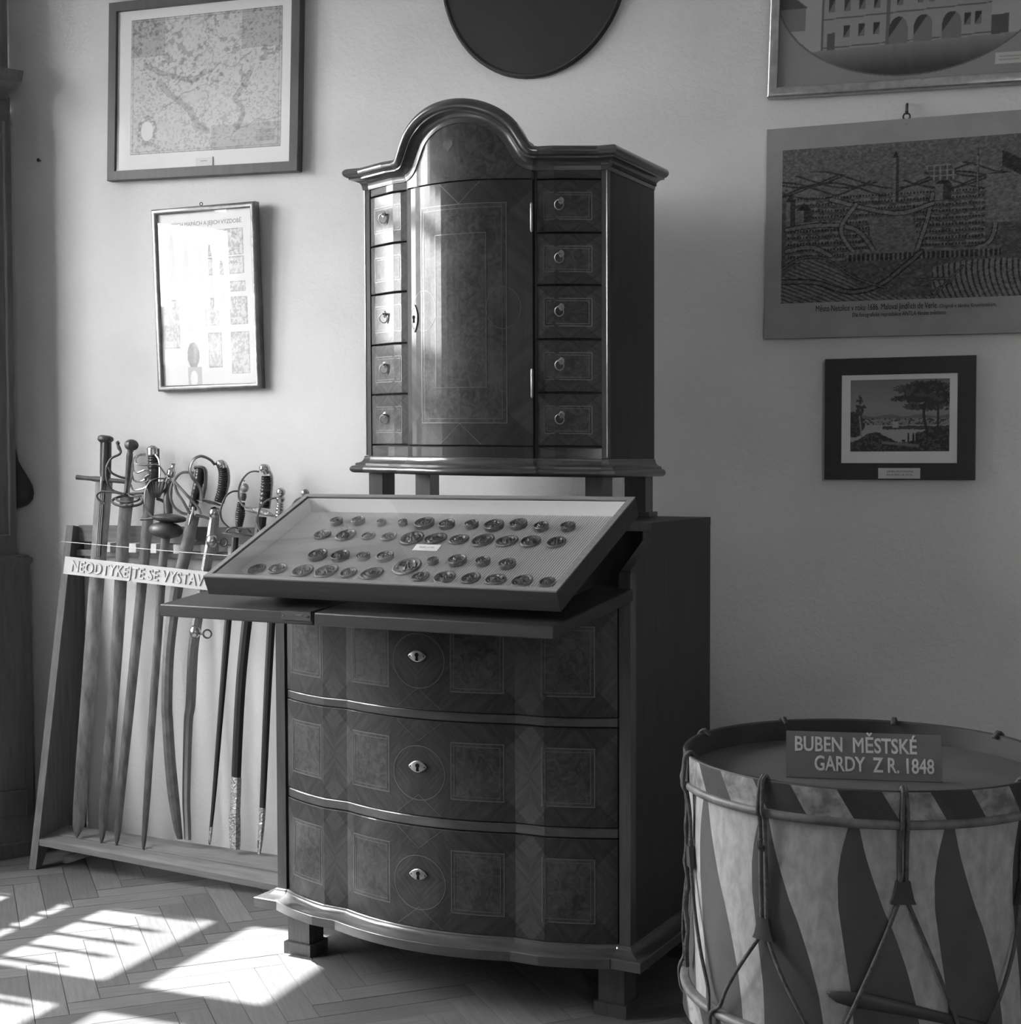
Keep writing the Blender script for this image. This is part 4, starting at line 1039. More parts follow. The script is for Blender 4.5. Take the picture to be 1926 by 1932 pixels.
def roundbar(fwid, dep): return [(0, dep), (0, .006)] + [(fwid * .5 - fwid * .5 * cos(a), .006 - .006 * sin(a)) for a in lin(0, pi, 7)] + [(fwid, .014), (fwid, dep)]
def seg_d(S, T, pts, asp):
    """distance field of a polyline in s,t (t scaled by the sheet's aspect)"""
    if len(pts) > 2: pts = [(p[0], p[1]) for p in smooth2(pts, 4)]
    d = np.full(S.shape, 9.0)
    for (x0, y0), (x1, y1) in zip(pts[:-1], pts[1:]):
        y0_, y1_ = y0 * asp, y1 * asp; dx, dy = x1 - x0, y1_ - y0_; L = dx * dx + dy * dy + 1e-9
        k = np.clip(((S - x0) * dx + (T * asp - y0_) * dy) / L, 0, 1); d = np.minimum(d, np.hypot(S - x0 - k * dx, T * asp - y0_ - k * dy))
    return d
def inrect(S, T, x0, x1, y0, y1): return (S > x0) & (S < x1) & (T > y0) & (T < y1)
def inell(S, T, cx, cy, rx, ry): return ((S - cx) / rx) ** 2 + ((T - cy) / ry) ** 2

# old map
M, wd, hg = wall_frame((197.5, 4), (561.5, -30), (565.5, 318.5), (209, 343), 3.816)
r = empty('framed_map', 'antique map under glass in a plain brown frame, upper left of the wall', 'picture', M=M, group=None)
frame_ring(wd, hg, flatbar(.029, .030), 'frame', MAPF, r)
slab(-wd / 2 + .026, wd / 2 - .026, .0105, .016, -hg / 2 + .026, hg / 2 - .026, 'mount', mat('pale_mount', .84, .87, .85, .1), r)
glass_sheet(-wd / 2 + .026, wd / 2 - .026, .006, -hg / 2 + .026, hg / 2 - .026, r)
p0, p1, p2 = loc_in(M, 249, 294, .0195), loc_in(M, 532, 267, .0195), loc_in(M, 238, 42, .0195)
mw, mh = p1.x - p0.x, p2.z - p0.z
def map_ink(S, T):
    asp = mh / mw
    g = .74 - .10 * fbm(S * 7, T * 7, 3, 4, 1)
    sp = fbm(S * 60, T * 60, 1.3, 3, 5); g = g - .16 * (sp > .58) * (.4 + fbm(S * 5, T * 5, 1, 2, 8))
    mt = fbm(S * 9, T * 9, 1, 3, 12); hills = (fbm(S * 46, T * 40, 1, 2, 3) > .6) & (mt > .53) & (T > .42); g = g - .20 * hills
    g = g - .16 * (T > .72) * ((S < .23) | (S > .74)) - .10 * (T < .18) * (S > .55)
    for pts, wdt, dk in (([(.2, .52), (.28, .42), (.38, .33), (.46, .20), (.52, .14)], .022, .16), ([(.80, .55), (.74, .42), (.70, .36), (.76, .28), (.72, .16)], .018, .15), ([(.1, .66), (.2, .60), (.3, .56), (.42, .52), (.5, .58)], .016, .16)):
        g = g - dk * (seg_d(S, T, pts, asp) < wdt * (.4 + fbm(S * 40, T * 40, 1, 2, 6)))
    for pts in ([(.5, .98), (.52, .8), (.55, .7), (.56, .6), (.51, .5), (.52, .4), (.5, .3), (.49, .2)], [(.3, .5), (.4, .55), (.5, .55), (.6, .62), (.7, .6), (.8, .7)], [(.2, .3), (.35, .42), (.5, .48)], [(.68, .1), (.75, .15), (.85, .2), (.98, .2)]):
        g = g - .14 * (seg_d(S + .008 * np.sin(T * 60), T + .008 * np.sin(S * 50), pts, asp) < .0035)
    e = inell(S, T, .115, .17, .042, .062 / asp * .9); g = np.where((e > 1) & (e < 2.6), g - .20 * (fbm(S * 80, T * 80, 1, 2, 9) > .42), g); g = np.where(e < 1, .80, g)
    g = np.where(inrect(S, T, .84, .96, .05, .13), g - .14 * (np.mod(T * 90, 1) > .5) - .03, g)
    bd = np.minimum(np.minimum(S, 1 - S), np.minimum(T, 1 - T) * asp)
    g = np.where((bd < .004) | ((bd > .014) & (bd < .017)), g - .2, g); g = g - .12 * (np.abs(S - .5) < .002)
    return .90 - (.80 - g) * .66
print_sheet('map_sheet', mw, mh, 250, 220, map_ink, r, Matrix.Translation((p0.x + mw / 2, .0100, p0.z + mh / 2)))
q = loc_in(M, 388, 306, .018)
cardo = slab(q.x - .030, q.x + .030, .0085, .0100, q.z - .012, q.z + .012, 'label_card', PAPERW, r)
b = MB()
for i in range(9): b.box(q.x - .012 + i * .0026, q.x - .0105 + i * .0026, .0080, .0084, q.z + .001, q.z + .0035)
o = b.build('type_line', INKG, cardo); o['kind'] = 'stuff'
slab(q.x + .031, q.x + .0325, .008, .0102, q.z - .014, q.z + .014, 'card_edge', INKG, r)

# poster about maps
M, wd, hg = wall_frame((283, 397.5), (480, 379.7), (489.5, 732.7), (297.3, 738), 3.810, 2.2)
r = empty('framed_poster', 'printed sheet about old maps in a narrow silver frame above the swords', 'picture', M=M)
frame_ring(wd, hg, roundbar(.017, .030), 'frame', GILTD, r)
slab(-wd / 2 + .015, wd / 2 - .015, .0125, .018, -hg / 2 + .015, hg / 2 - .015, 'backing', PAPERW, r); glass_sheet(-wd / 2 + .015, wd / 2 - .015, .0085, -hg / 2 + .015, hg / 2 - .015, r)
mw, mh = wd - .032, hg - .032
def poster_ink(S, T):
    g = .93 - .03 * fbm(S * 8, T * 8, 1, 3, 2)
    tx = fbm(S * 70, T * 90, 1, 3, 4)
    for x0, x1, y0, y1, d in ((.46, .90, .74, .89, .34), (.46, .90, .63, .73, .20), (.70, .91, .53, .59, .28), (.48, .62, .34, .50, .22), (.74, .92, .34, .50, .30), (.5, .64, .10, .30, .2), (.74, .93, .06, .30, .25), (.03, .20, .22, .50, .22)):
        m_ = inrect(S, T, x0, x1, y0, y1); g = np.where(m_, g - d * (.25 + .75 * (tx > .52)), g)
        ed = inrect(S, T, x0, x1, y0, y1) & ~inrect(S, T, x0 + .008, x1 - .008, y0 + .005, y1 - .005); g = np.where(ed, g - .22, g)
    e = inell(S, T, .68, .815, .20, .062); g = np.where((e > .9) & (e < 1.02), g - .2, g)
    for x0, x1, y0, y1 in ((.26, .42, .30, .55), (.03, .40, .60, .86)):
        g = np.where(inrect(S, T, x0, x1, y0, y1), g - .05 * (np.mod(T * 120, 1) > .55), g)
    e = inell(S, T, .335, .175, .065, .075); g = np.where(e < 1, .36 + .25 * tx, g)          # small dark oval above a paler, pierced foot
    g = np.where(inrect(S, T, .30, .37, .10, .13), .45, g)
    g = np.where(inrect(S, T, .27, .42, 0.0, .105) & (inell(S, T, .335, .04, .04, .045) > 1), .68, g)
    return .95 - (.93 - g) * .55
print_sheet('poster_sheet', mw, mh, 150, 260, poster_ink, r, Matrix.Translation((0, .0122, 0)))
ZR = Matrix(((1, 0, 0, 0), (0, 0, -1, 0), (0, 1, 0, 0), (0, 0, 0, 1)))            # text plane: local xy -> xz, facing -y
def zr(x, y, z): return Matrix.Translation((x, y, z)) @ ZR
text_obj('title_line', 'O STARÝCH MAPÁCH A JEJICH VÝZDOBĚ', .0125, INKG, r, zr(-mw / 2 + .02 * mw, .0119, hg / 2 - .058), ext=.0001, fit=mw * .87)
text_obj('panel_word', 'MORAVIA', .0085, INKG, r, zr(-mw / 2 + .60 * mw, .0119, hg / 2 - .016 - .31 * mh), ext=.0001, fit=mw * .24)
b = MB(); b.tube([(-.004 + .005 * cos(a), .006, hg / 2 + .005 + .005 * sin(a)) for a in lin(0, 2 * pi, 12)[:-1]], .0014, 6, closed=True); b.build('hanging_ring', DARKIRON, r)

# town-hall print, oval, cut by the frame's top
M, wd, hg = wall_frame((1450, -205), (1988, -262), (1993, 147), (1455, 185.5), 3.815)
r = empty('framed_house_print', 'oval print of a town building with arcades in a rounded gilt frame, top right', 'picture', M=M)
frame_ring(wd, hg, roundbar(.026, .032), 'frame', GILT, r)
slab(-wd / 2 + .02, wd / 2 - .02, .0135, .019, -hg / 2 + .02, hg / 2 - .02, 'mount', MATG, r); glass_sheet(-wd / 2 + .02, wd / 2 - .02, .009, -hg / 2 + .02, hg / 2 - .02, r)
mw, mh = wd - .05, hg - .05
c0, c1 = loc_in(M, 1475, 12, .021), loc_in(M, 1707, 143, .021)
orx, orz = (c1.x - c0.x) * 1.02, (c1.z - (-hg / 2 + .03)) * 0 + .0
def loc_st(px, py):
    q = loc_in(M, px, py, .021); return q.x / mw + .5, q.z / mh + .5
bx0, by0 = loc_st(1549, 98); bx1, by1 = loc_st(1869, 66)
obx, oby = loc_st(1712, 143); orr = obx - loc_st(1474, 5)[0]
def house_ink(S, T):
    asp = mh / mw; ocy = .5 + .02; ory = ocy - oby
    g = .60 + .03 * fbm(S * 40, T * 40, 1, 2, 3)
    e = inell(S, T, obx, ocy, orr * 1.03, ory)
    sky = .62 + .05 * fbm(S * 6, T * 6, 1, 3, 1)
    sl = (by1 - by0) / (bx1 - bx0); base = by0 + (S - bx0) * sl; h = T - base
    gr = .50 - .26 * np.clip((base - T) / (.14), 0, 1) + .05 * fbm(S * 50, T * 12, 1, 3, 5)
    im = np.where(h > 0, sky, gr)
    U = (S - bx0) / (bx1 - bx0); K = .36                         # storeys in t units
    wall = (U > 0) & (U < 1) & (h > 0) & (h < K)
    im = np.where(wall, .57 + .03 * fbm(S * 60, T * 60, 1, 2, 7), im)
    im = np.where(wall & ((U < .015) | (np.abs(U - .40) < .012)), .40, im)
    for y in (.012, .165, .325): im = np.where(wall & (np.abs(h - y * 1.0) < .004), .38, im)
    im = np.where((U > -.01) & (U < 1.01) & (h >= K - .03) & (h < K + .06), .36, im)
    for cx in (.06, .155, .245, .335, .47, .59, .655, .76, .80, .925, .965):
        w_ = inrect(U, h, cx - .018, cx + .018, .20, .285); im = np.where(w_, np.where((h - .20) > (U - cx + .018) * 1.8, .24, .44), im)
    for cx in (.155, .245, .335, .865, .925):
        w_ = inrect(U, h, cx - .018, cx + .018, .06, .125); im = np.where(w_, np.where((h - .06) > (U - cx + .018) * 1.4, .24, .44), im)
    im = np.where(inrect(U, h, .035, .085, .0, .09), .36, im)
    for cx in (.465, .61, .775):
        a = (((U - cx) / .055) ** 2 + ((h - .075) / .065) ** 2 < 1) & (h > .075) | inrect(U, h, cx - .055, cx + .055, .0, .075)
        im = np.where(a, np.where(U - cx < -.02 + (h - .08) * .8, .26, .46), im)
    lh = inrect(S, T, obx - orr, obx - orr * .80, .30, .50); im = np.where(lh & (T < .42), .48, im)
    im = np.where((S < obx - orr * .78) & (T > .42) & (T - .42 < (obx - orr * .78 - S) * 1.1), .34, im)
    im = np.where((U > 1.0) & (U < 1.1) & (h > 0) & (h < .10), .34, im)
    im = np.where(e < 1, im, .56); im = np.where((e > .985) & (e < 1.015), .40, im)
    return im
print_sheet('print_sheet', mw, mh, 330, 240, house_ink, r, Matrix.Translation((0, .0130, 0)))
q = loc_in(M, 1905, 110, .020); cardo = slab(q.x - .034, q.x + .05, .0115, .0128, q.z - .014, q.z + .014, 'label_card', CARD, r)
b = MB()
for j, n in ((.004, 15), (-.004, 11)):
    for i in range(n): b.box(q.x - .024 + i * .0044, q.x - .021 + i * .0044, .0110, .0114, q.z + j - .0018, q.z + j + .0018)
o = b.build('type_line', INKG, cardo); o['kind'] = 'stuff'

# town view on a bare board
M, wd, hg = wall_frame((1447, 247.5), (1984, 199), (1988, 629), (1442, 636.5), 3.826)
r = empty('town_view_board', 'dark engraved town view mounted on a grey unframed board, right wall', 'picture', M=M)
slab(-wd / 2, wd / 2, 0, .016, -hg / 2, hg / 2, 'board', BOARD, r)
a0, a1, a2 = loc_in(M, 1473, 573, -.001), loc_in(M, 1958, 557, -.001), loc_in(M, 1475, 284, -.001)
mw, mh = a1.x - a0.x, a2.z - a0.z
def town_ink(S, T):
    asp = mh / mw; n1 = fbm(S * 55, T * 45, 1, 3, 2); n2 = fbm(S * 90, T * 90, 1.2, 2, 4); n3 = fbm(S * 10, T * 9, 1, 3, 6)
    g = .25 + .10 * (n1 - .5)
    sky = T > .80 + .05 * np.sin(S * 11) - .10 * (S > .72) * (S - .72)
    g = np.where(sky, .31 + .05 * (fbm(S * 6, T * 60, 1, 3, 9) - .5), g)
    hl = (~sky) & (T > .66); g = np.where(hl, .33 + .12 * (fbm(S * 30 + T * 20, T * 30, 1, 2, 11) - .5), g)
    for k in range(7):
        ridge = .70 + .07 * np.sin(S * 9 + k * 1.7) + .02 * k; g = np.where(hl & (np.abs(T - ridge) < .006), .15, g)
    town = (T > .26) & (T < .68) & (S > .02) & (S < .80)
    roofs = (np.mod(T * 24 + .6 * vnoise(S * 9, T * 9, 3), 1) > .55) & (n2 > .38); g = np.where(town & roofs, .36, g)
    win = (np.mod(T * 24, 1) < .35) & (np.mod(S * 80, 1) < .5); g = np.where(town & win, .12, g)
    sq = inrect(S + .15 * (T - .42), T, .36, .54, .28, .53); g = np.where(sq, .31 + .03 * n1, g)
    for pts in ([(.02, .48), (.16, .50), (.30, .46), (.38, .30)], [(.54, .30), (.58, .50), (.60, .66)], [(.20, .66), (.45, .55), (.6, .6)], [(.62, .30), (.80, .32), (.84, .48), (.82, .64)], [(.02, .34), (.12, .36), (.20, .3)], [(.3, .62), (.24, .46), (.3, .3)]):
        d = seg_d(S, T, pts, asp); g = np.where(d < .007, .36, np.where(d < .011, .11, g))
    wallrow = inrect(S, T, .26, .86, .255 + .05 * 0, .315); g = np.where(wallrow, np.where((np.mod(S * 55, 1) < .6) & (T < .30), .13, .33), g)
    lake = (S > .80) & (T > .46) & (T < .76); g = np.where(lake, .34 + .05 * (fbm(S * 6, T * 70, 1, 2, 14) - .5), g)
    f1 = T < .26 * np.exp(-((S - .13) / .17) ** 2) + .02; g = np.where(f1, np.where(np.mod((T * 1.5 + S * .9 + .5 * S * S) * 26, 1) < .35, .17, .36), g)
    f2 = (S > .60) & (T < .24 - .9 * (S - .82) ** 2); g = np.where(f2, np.where(np.mod((S + .35 * T - T * T * .9) * 46, 1) < .35, .16, .37), g)
    for pts, wd_ in (([(0, .14), (.14, .13), (.28, .06), (.40, .10), (.50, .22), (.56, .30)], .012), ([(0, .22), (.08, .29), (.18, .28), (.30, .15), (.42, .08)], .006), ([(.55, .12), (.68, .12), (.6, .04)], .005), ([(.60, 0), (.66, .1), (.72, .2)], .005)):
        d = seg_d(S, T, pts, asp); g = np.where(d < wd_ * .5, .30, np.where(d < wd_, .10, g))
    for cx, t0, t1, w_ in ((.455, .62, .90, .012), (.035, .5, .66, .02), (.09, .52, .60, .035), (.64, .62, .72, .03), (.77, .62, .88, .004)):
        g = np.where(inrect(S, T, cx - w_, cx + w_, t0, t1), np.where(S < cx, .34, .16), g); g = np.where((np.abs(S - cx) < w_ * (1 - (T - t1) / .05)) & (T > t1) & (T < t1 + .05), .12, g)
    g = np.where(inrect(S + .3 * (T - .8), T, .58, .68, .74, .84), np.where((np.mod(S * 40, 1) < .2) | (np.mod(T * 30, 1) < .2), .42, .24), g)
    g = np.where((S > .86) & (T > .70 + .9 * (.98 - S)) & (T < .80 + .9 * (.98 - S)), .14, g)
    g = .25 + (g - .25) * .72 + .12 * (n2 - .5) + .10 * (fbm(S * 130, T * 120, 1, 2, 21) - .5)
    return g * 1.25
print_sheet('engraved_sheet', mw, mh, 340, 230, town_ink, r, Matrix.Translation((a0.x + mw / 2, -.0008, a0.z + mh / 2)))
t0, t1 = loc_in(M, 1539, 588, -.001), loc_in(M, 1738, 578, -.001)
text_obj('caption', 'Město Netolice v roku 1686. Maloval Jindřich de Verle.', .0155, INK, r, zr(t0.x, -.0012, t0.z), ext=.0001, fit=(loc_in(M, 1769, 578, -.001).x - t0.x))
t2 = loc_in(M, 1772, 580, -.001)
text_obj('caption', 'Originál v zámku Krumlovském.', .0095, INK, r, zr(t2.x, -.0012, t0.z), ext=.0001, fit=(loc_in(M, 1880, 578, -.001).x - t2.x))
t3 = loc_in(M, 1608, 598, -.001)
text_obj('caption', 'Dle fotografické reprodukce ANTLA 4kráte zvětšeno.', .0105, INK, r, zr(t3.x, -.0012, t3.z), ext=.0001, fit=(loc_in(M, 1786, 592, -.001).x - t3.x))
# its hook
hk = at_y(1710, 212, 3.83); b = MB()
b.tube([(0, 0, .02), (0, -.004, .018), (0, -.006, .010), (0, -.005, -.002), (0, -.012, -.006), (0, -.016, .0)], .0035, 8)
wh = empty('wall_hook', 'small dark wall hook with ring holding the grey town view board', 'hook', loc=(hk.x, 3.845, hk.z + .004)); b.build('hook', DARKIRON, wh)
b = MB(); b.tube([(.0085 * cos(a), -.012, -.014 + .0085 * sin(a)) for a in lin(0, 2 * pi, 16)[:-1]], .0022, 6, closed=True); b.build('ring', DARKIRON, wh)
b = MB(); b.tube([(0, -.0135, -.022), (0, -.0135, -.034), (0, -.0115, -.042)], [.004, .006, .003], 8); b.build('ring_eye', DARKIRON, wh)

# small landscape
M, wd, hg = wall_frame((1556, 677.5), (1839, 670), (1841, 906), (1555, 905), 3.822)
r = empty('framed_landscape', 'small lake landscape print in a broad black frame, lower right wall', 'picture', M=M)
frame_ring(wd, hg, flatbar(.043, .024), 'frame', BLKF, r)
slab(-wd / 2 + .04, wd / 2 - .04, .0040, .012, -hg / 2 + .04, hg / 2 - .04, 'mount', mat('landscape_mount', .78, .82, .85, .1), r); glass_sheet(-wd / 2 + .04, wd / 2 - .04, .0022, -hg / 2 + .04, hg / 2 - .04, r)
a0, a1 = loc_in(M, 1605, 852, .0125), loc_in(M, 1792.5, 714, .0125); mw, mh = a1.x - a0.x, a1.z - a0.z
def land_ink(S, T):
    n1 = fbm(S * 22, T * 18, 1, 4, 2); n2 = fbm(S * 50, T * 44, 1, 3, 5)
    g = .36 + .14 * np.clip((T - .5) * -1.2 + .6, 0, 1) + .02 * (n1 - .5)
    g = np.where(T < .55 - .06 * np.abs(S - .35), .42 + .04 * (n1 - .5), g)
    g = np.where(T < .50 + .015 * np.sin(S * 20), .33, g)
    g = np.where(T < .46, np.where(n2 > .5, .42, .20), g); g = np.where((T < .37), .47 + .02 * n1, g)
    g = np.where((np.abs(T - .33) < .03 * (n2 + .3)) & (S > .33), .20, g); g = np.where(T < .29, .50, g); g = np.where(inrect(S, T, .43, .49, .33, .42), .5, g)
    fg = T < .12 + .16 * np.exp(-((S - .25) / .16) ** 2) + .1 * (S > .66) + .12 * np.exp(-((S - .9) / .2) ** 2) + .05 * (n1 - .5); g = np.where(fg, .13 + .12 * (n2 > .56), g)
    tl = ((S - .02) / .12) ** 2 + ((T - .38) / .17) ** 2 + 1.2 * (n1 - .5) < 1; g = np.where(tl, .14 + .08 * (n2 > .56), g)
    tt = (np.abs(S - .095) < .045 * (1.1 - np.abs(T - .62) * 5.5) * (.6 + n2)) & (T > .46) & (T < .80); g = np.where(tt & (n2 > .42), .19, g); g = np.where((np.abs(S - .10 - .08 * (.4 - T)) < .008) & (T < .5) & (T > .2), .40, g)
    for cx, cy, rx, ry in ((.58, .86, .12, .07), (.70, .90, .12, .07), (.86, .88, .16, .09), (.52, .73, .10, .04), (.70, .76, .18, .09), (.88, .72, .16, .14), (.66, .62, .12, .05), (.82, .62, .16, .06)):
        m_ = ((S - cx) / rx) ** 2 + ((T - cy) / ry) ** 2 + 2.0 * (n2 - .5) < 1; g = np.where(m_, .15 + .09 * (n1 > .55), g)
    g = np.where((np.abs(S - .765 - .02 * np.sin(T * 9)) < .014) & (T > .2) & (T < .75), .13, g); g = np.where((np.abs(S - .885) < .011) & (T > .2) & (T < .65), .15, g)
    for cx in (.592, .642): g = np.where((np.abs(S - cx) < .009) & (T > .13) & (T < .235), .12, g); g = np.where((S - cx) ** 2 + ((T - .245) * .75) ** 2 < .00007, .12, g)
    g = np.where(inrect(S, T, .525, .56, .135, .16), .13, g)
    g = np.where((np.abs(T - .12 + .12 * (S - .35)) < .02) & (S > .32) & (S < .7), .30 + .1 * n2, g)
    return g * 1.28
print_sheet('landscape_sheet', mw, mh, 230, 170, land_ink, r, Matrix.Translation((a0.x + mw / 2, .0036, a0.z + mh / 2)))
q = loc_in(M, 1696, 893, -.001); cardo = slab(q.x - .052, q.x + .052, -.0022, 0, q.z - .0135, q.z + .0135, 'label_card', CARD, r)
text_obj('typed_line', 'ZÁMEK KRATOCHVÍLE', .0045, INK, cardo, zr(q.x - .031, -.0025, q.z + .0025), ext=.0001, fit=.066)
text_obj('typed_line', 'NA KONCI 18. STOL.', .0045, INK, cardo, zr(q.x - .031, -.0025, q.z - .006), ext=.0001, fit=.066)

# dark oval board
oc = at_y(1003, -70, 3.83); oe = at_y(1185, -70, 3.83); ob = at_y(1003, 146, 3.83)
ov = empty('oval_board', 'large dark oval board hanging above the arched cabinet', 'board', loc=(oc.x, 3.848, oc.z))
b = MB(); n = 72; A_, B_ = oe.x - oc.x, oc.z - ob.z
rings = [(0.0, 1.0), (-.010, 1.0), (-.013, .99), (-.013, .965), (-.010, .955), (-.0105, .6), (-.011, .02)]
vs = [(cos(2 * pi * j / n) * A_ * k, y, sin(2 * pi * j / n) * B_ * k) for y, k in rings for j in range(n)]
b.add(vs, [(i * n + j, i * n + (j + 1) % n, (i + 1) * n + (j + 1) % n, (i + 1) * n + j) for i in range(len(rings) - 1) for j in range(n)] + [tuple((len(rings) - 1) * n + j for j in range(n))])
b.build('panel', OVAL, ov, 30)
b = MB(); b.tube([(cos(a) * A_ * .978, -.0125, sin(a) * B_ * .978) for a in lin(0, 2 * pi, 72)[:-1]], .0022, 6, closed=True); b.build('rim_wire', DARKIRON, ov)

# nail, and the pouch half hidden by the tall cabinet
nl = at_y(76, 303, 3.848); b = MB(); b.lathe([(-.004, .002), (.010, .002), (.011, .006), (.0135, .0045), (.014, .001)], (0, 0, 0), (0, -1, 0), 12)
o = b.build('wall_nail', DARKIRON); o.location = (nl.x, 3.849, nl.z); tag(o, 'single dark nail in the bare wall left of the framed map', 'nail')
pr = [(840, 9), (850, 13), (870, 17), (882, 24), (895, 33), (915, 45), (930, 48), (942, 46), (952, 36), (958, 22), (961, 3)]
pc = at_y(20, 900, 3.806); k = (pc - EYE).dot(fw) / FPX
po = empty('leather_pouch', 'dark pear-shaped pouch hanging on the wall, half hidden by the tall cabinet', 'pouch', loc=(pc.x, 3.806, pc.z))
b = MB(); b.lathe([((y - 900) * k, rr * k) for y, rr in pr], (0, 0, 0), (0, 0, -1), 28, xdir=(1, 0, 0), squash=.62); b.build('body', LEATH, po, 60)
b = MB(); b.tube([(.010 * sin(a), 0, .098 + .014 * (1 - cos(a))) for a in lin(0, 2 * pi, 14)[:-1]], .003, 6, closed=True); b.build('strap_loop', LEATH, po)

# ------------------------------------------------------------------ tall cabinet at the left edge
A0 = at_z(66, 1611, 0); dX = Vector((.515, .857, 0)).normalized(); nIn = Vector((-dX.y, dX.x, 0))
TM = frame_mtx(A0, dX, nIn, Vector((0, 0, 1)))
tc = empty('tall_cabinet', 'tall dark moulded wooden cabinet cut off by the left picture edge', 'cabinet', M=TM)
TI = TM.inverted(); nOut = -nIn
def tl(px, py, y=0.0): return TI @ onp(px, py, TM @ Vector((0, y, 0)), nIn)
LW = -.36
def tz(px, py, y=0.0): return tl(px, py, y).z
xb_, xm_ = tl(63, 1500, .012).x, tl(54, 1100, .012).x
b = MB(); b.box(LW, xb_, .012, .218, .0, tz(45, 1066)); b.build('base', OAKF, tc)
def mould(z0, z1, x1, y0, prof, name, mt=OAKF):
    b = MB(); P = [Vector((LW, y0, 0)), Vector((x1, y0, 0)), Vector((x1, .212, 0))]
    b.sweep(P, plan_outs(P), [Vector((0, 0, 1))] * 3, [(o_, z0 + (z1 - z0) * h) for o_, h in prof]); b.build(name, mt, tc, 40)
step = [(-.02, 0), (.020, 0), (.020, .35), (.014, .40), (.014, .62), (.006, .70), (.004, .9), (0, 1), (-.02, 1)]
mould(0, tz(66, 1538), xb_ + .001, .010, step, 'plinth')
mould(tz(50, 1066), tz(50, 1047), xm_ + .0, .012, [(-.02, 0), (.004, 0), (.010, .3), (.012, .5), (.010, .75), (.002, .85), (.001, 1), (-.03, 1)], 'ledge_moulding')
# base panel with its raised border
x1 = tl(52, 1490).x; zt, zb_ = tz(52, 1491), tz(60, 1545)
b = MB(); b.box(LW + .02, x1, .006, .013, zb_ + .012, zt); b.build('base_panel', OAKF, tc)
b = MB()
b.tube([(LW + .02, .006, zt), (x1, .006, zt), (x1, .006, zb_ + .012)], .004, 6); b.build('panel_bead', OAKF, tc)
xt_ = tl(30, 900, .03).x
b = MB(); b.box(LW, xt_, .03, .218, tz(40, 1050, .03), tz(10, 182, .03)); b.build('trunk', OAKF, tc)
x2 = tl(15, 800, .024).x
b = MB(); b.box(LW + .02, x2, .022, .031, tz(15, 1010, .03), tz(10, 230, .03)); b.build('door', OAKF, tc)
b = MB(); b.tube([(x2, .022, tz(15, 1010, .03)), (x2, .022, tz(10, 230, .03))], .005, 8); b.tube([(LW + .02, .022, tz(15, 1010, .03)), (x2, .022, tz(15, 1010, .03))], .005, 8); b.build('door_bead', OAKF, tc)
mould(tz(20, 186), tz(20, 132), tl(12, 200, .03).x - .004, .03, [(-.03, 0), (.006, 0), (.010, .2), (.016, .35), (.030, .55), (.040, .62), (.044, .9), (.046, 1), (-.03, 1)], 'cornice')
b = MB(); b.box(LW, tl(15, 60, .03).x, .035, .218, tz(10, 140, .03), 2.95); b.build('hood', OAKF, tc)

# ------------------------------------------------------------------ town guard's drum
DC = Vector((-.354, 2.496, 0)); DZ0, DZ1 = .315, .760
drum = empty('town_guard_drum', 'large painted rope-tension drum with dark and cream flames at right', 'drum', loc=(DC.x, DC.y, DZ0))
TH0 = -pi / 2
def dpt(th, R, z): return Vector((R * sin(radians(th)), -R * cos(radians(th)), z - DZ0))
RS = .296
NP = 13; PER = 360 / NP
Lc = [(.700, 6.5), (.66, 8.2), (.625, 10.3), (.58, 13.3), (.541, 16.6), (.49, 20.0), (.441, 22.6), (.40, 24.0), (.36, 24.8)]
Rc = [(.700, 31.0), (.66, 29.0), (.625, 28.1), (.58, 28.2), (.541, 29.3), (.49, 30.8), (.441, 32.3), (.40, 32.8), (.36, 33.0)]
b = MB()
def interp(C_, z):
    for (za, a), (zb2, c) in zip(C_[:-1], C_[1:]):
        if zb2 <= z <= za: k = (za - z) / (za - zb2); return a + (c - a) * k
    return C_[-1][1]
zsd = [.705, .70] + [.70 - .34 * i / 22 for i in range(1, 23)]
for p in range(NP):
    o_ = p * PER
    for zone in (0, 1):
        for i in range(len(zsd) - 1):
            row = []
            for z in (zsd[i], zsd[i + 1]):
                zz = min(max(z, .36), .70); l_, r_ = interp(Lc, zz) + o_, interp(Rc, zz) + o_
                a0_, a1_ = (l_, r_) if zone == 0 else (r_, l_ + PER); row.append([dpt(a0_ + (a1_ - a0_) * k / 5, RS, z) for k in range(6)])
            for k in range(5): b.add([row[1][k], row[1][k + 1], row[0][k + 1], row[0][k]], [(0, 1, 2, 3)], zone)
me_ = b.build('shell', [DRUML, DRUMD], drum, 180)
import bmesh
bm = bmesh.new(); bm.from_mesh(me_.data); bmesh.ops.remove_doubles(bm, verts=bm.verts, dist=.0002); bmesh.ops.recalc_face_normals(bm, faces=bm.faces); bm.to_mesh(me_.data); bm.free(); me_.data.shade_smooth()
NH = 14
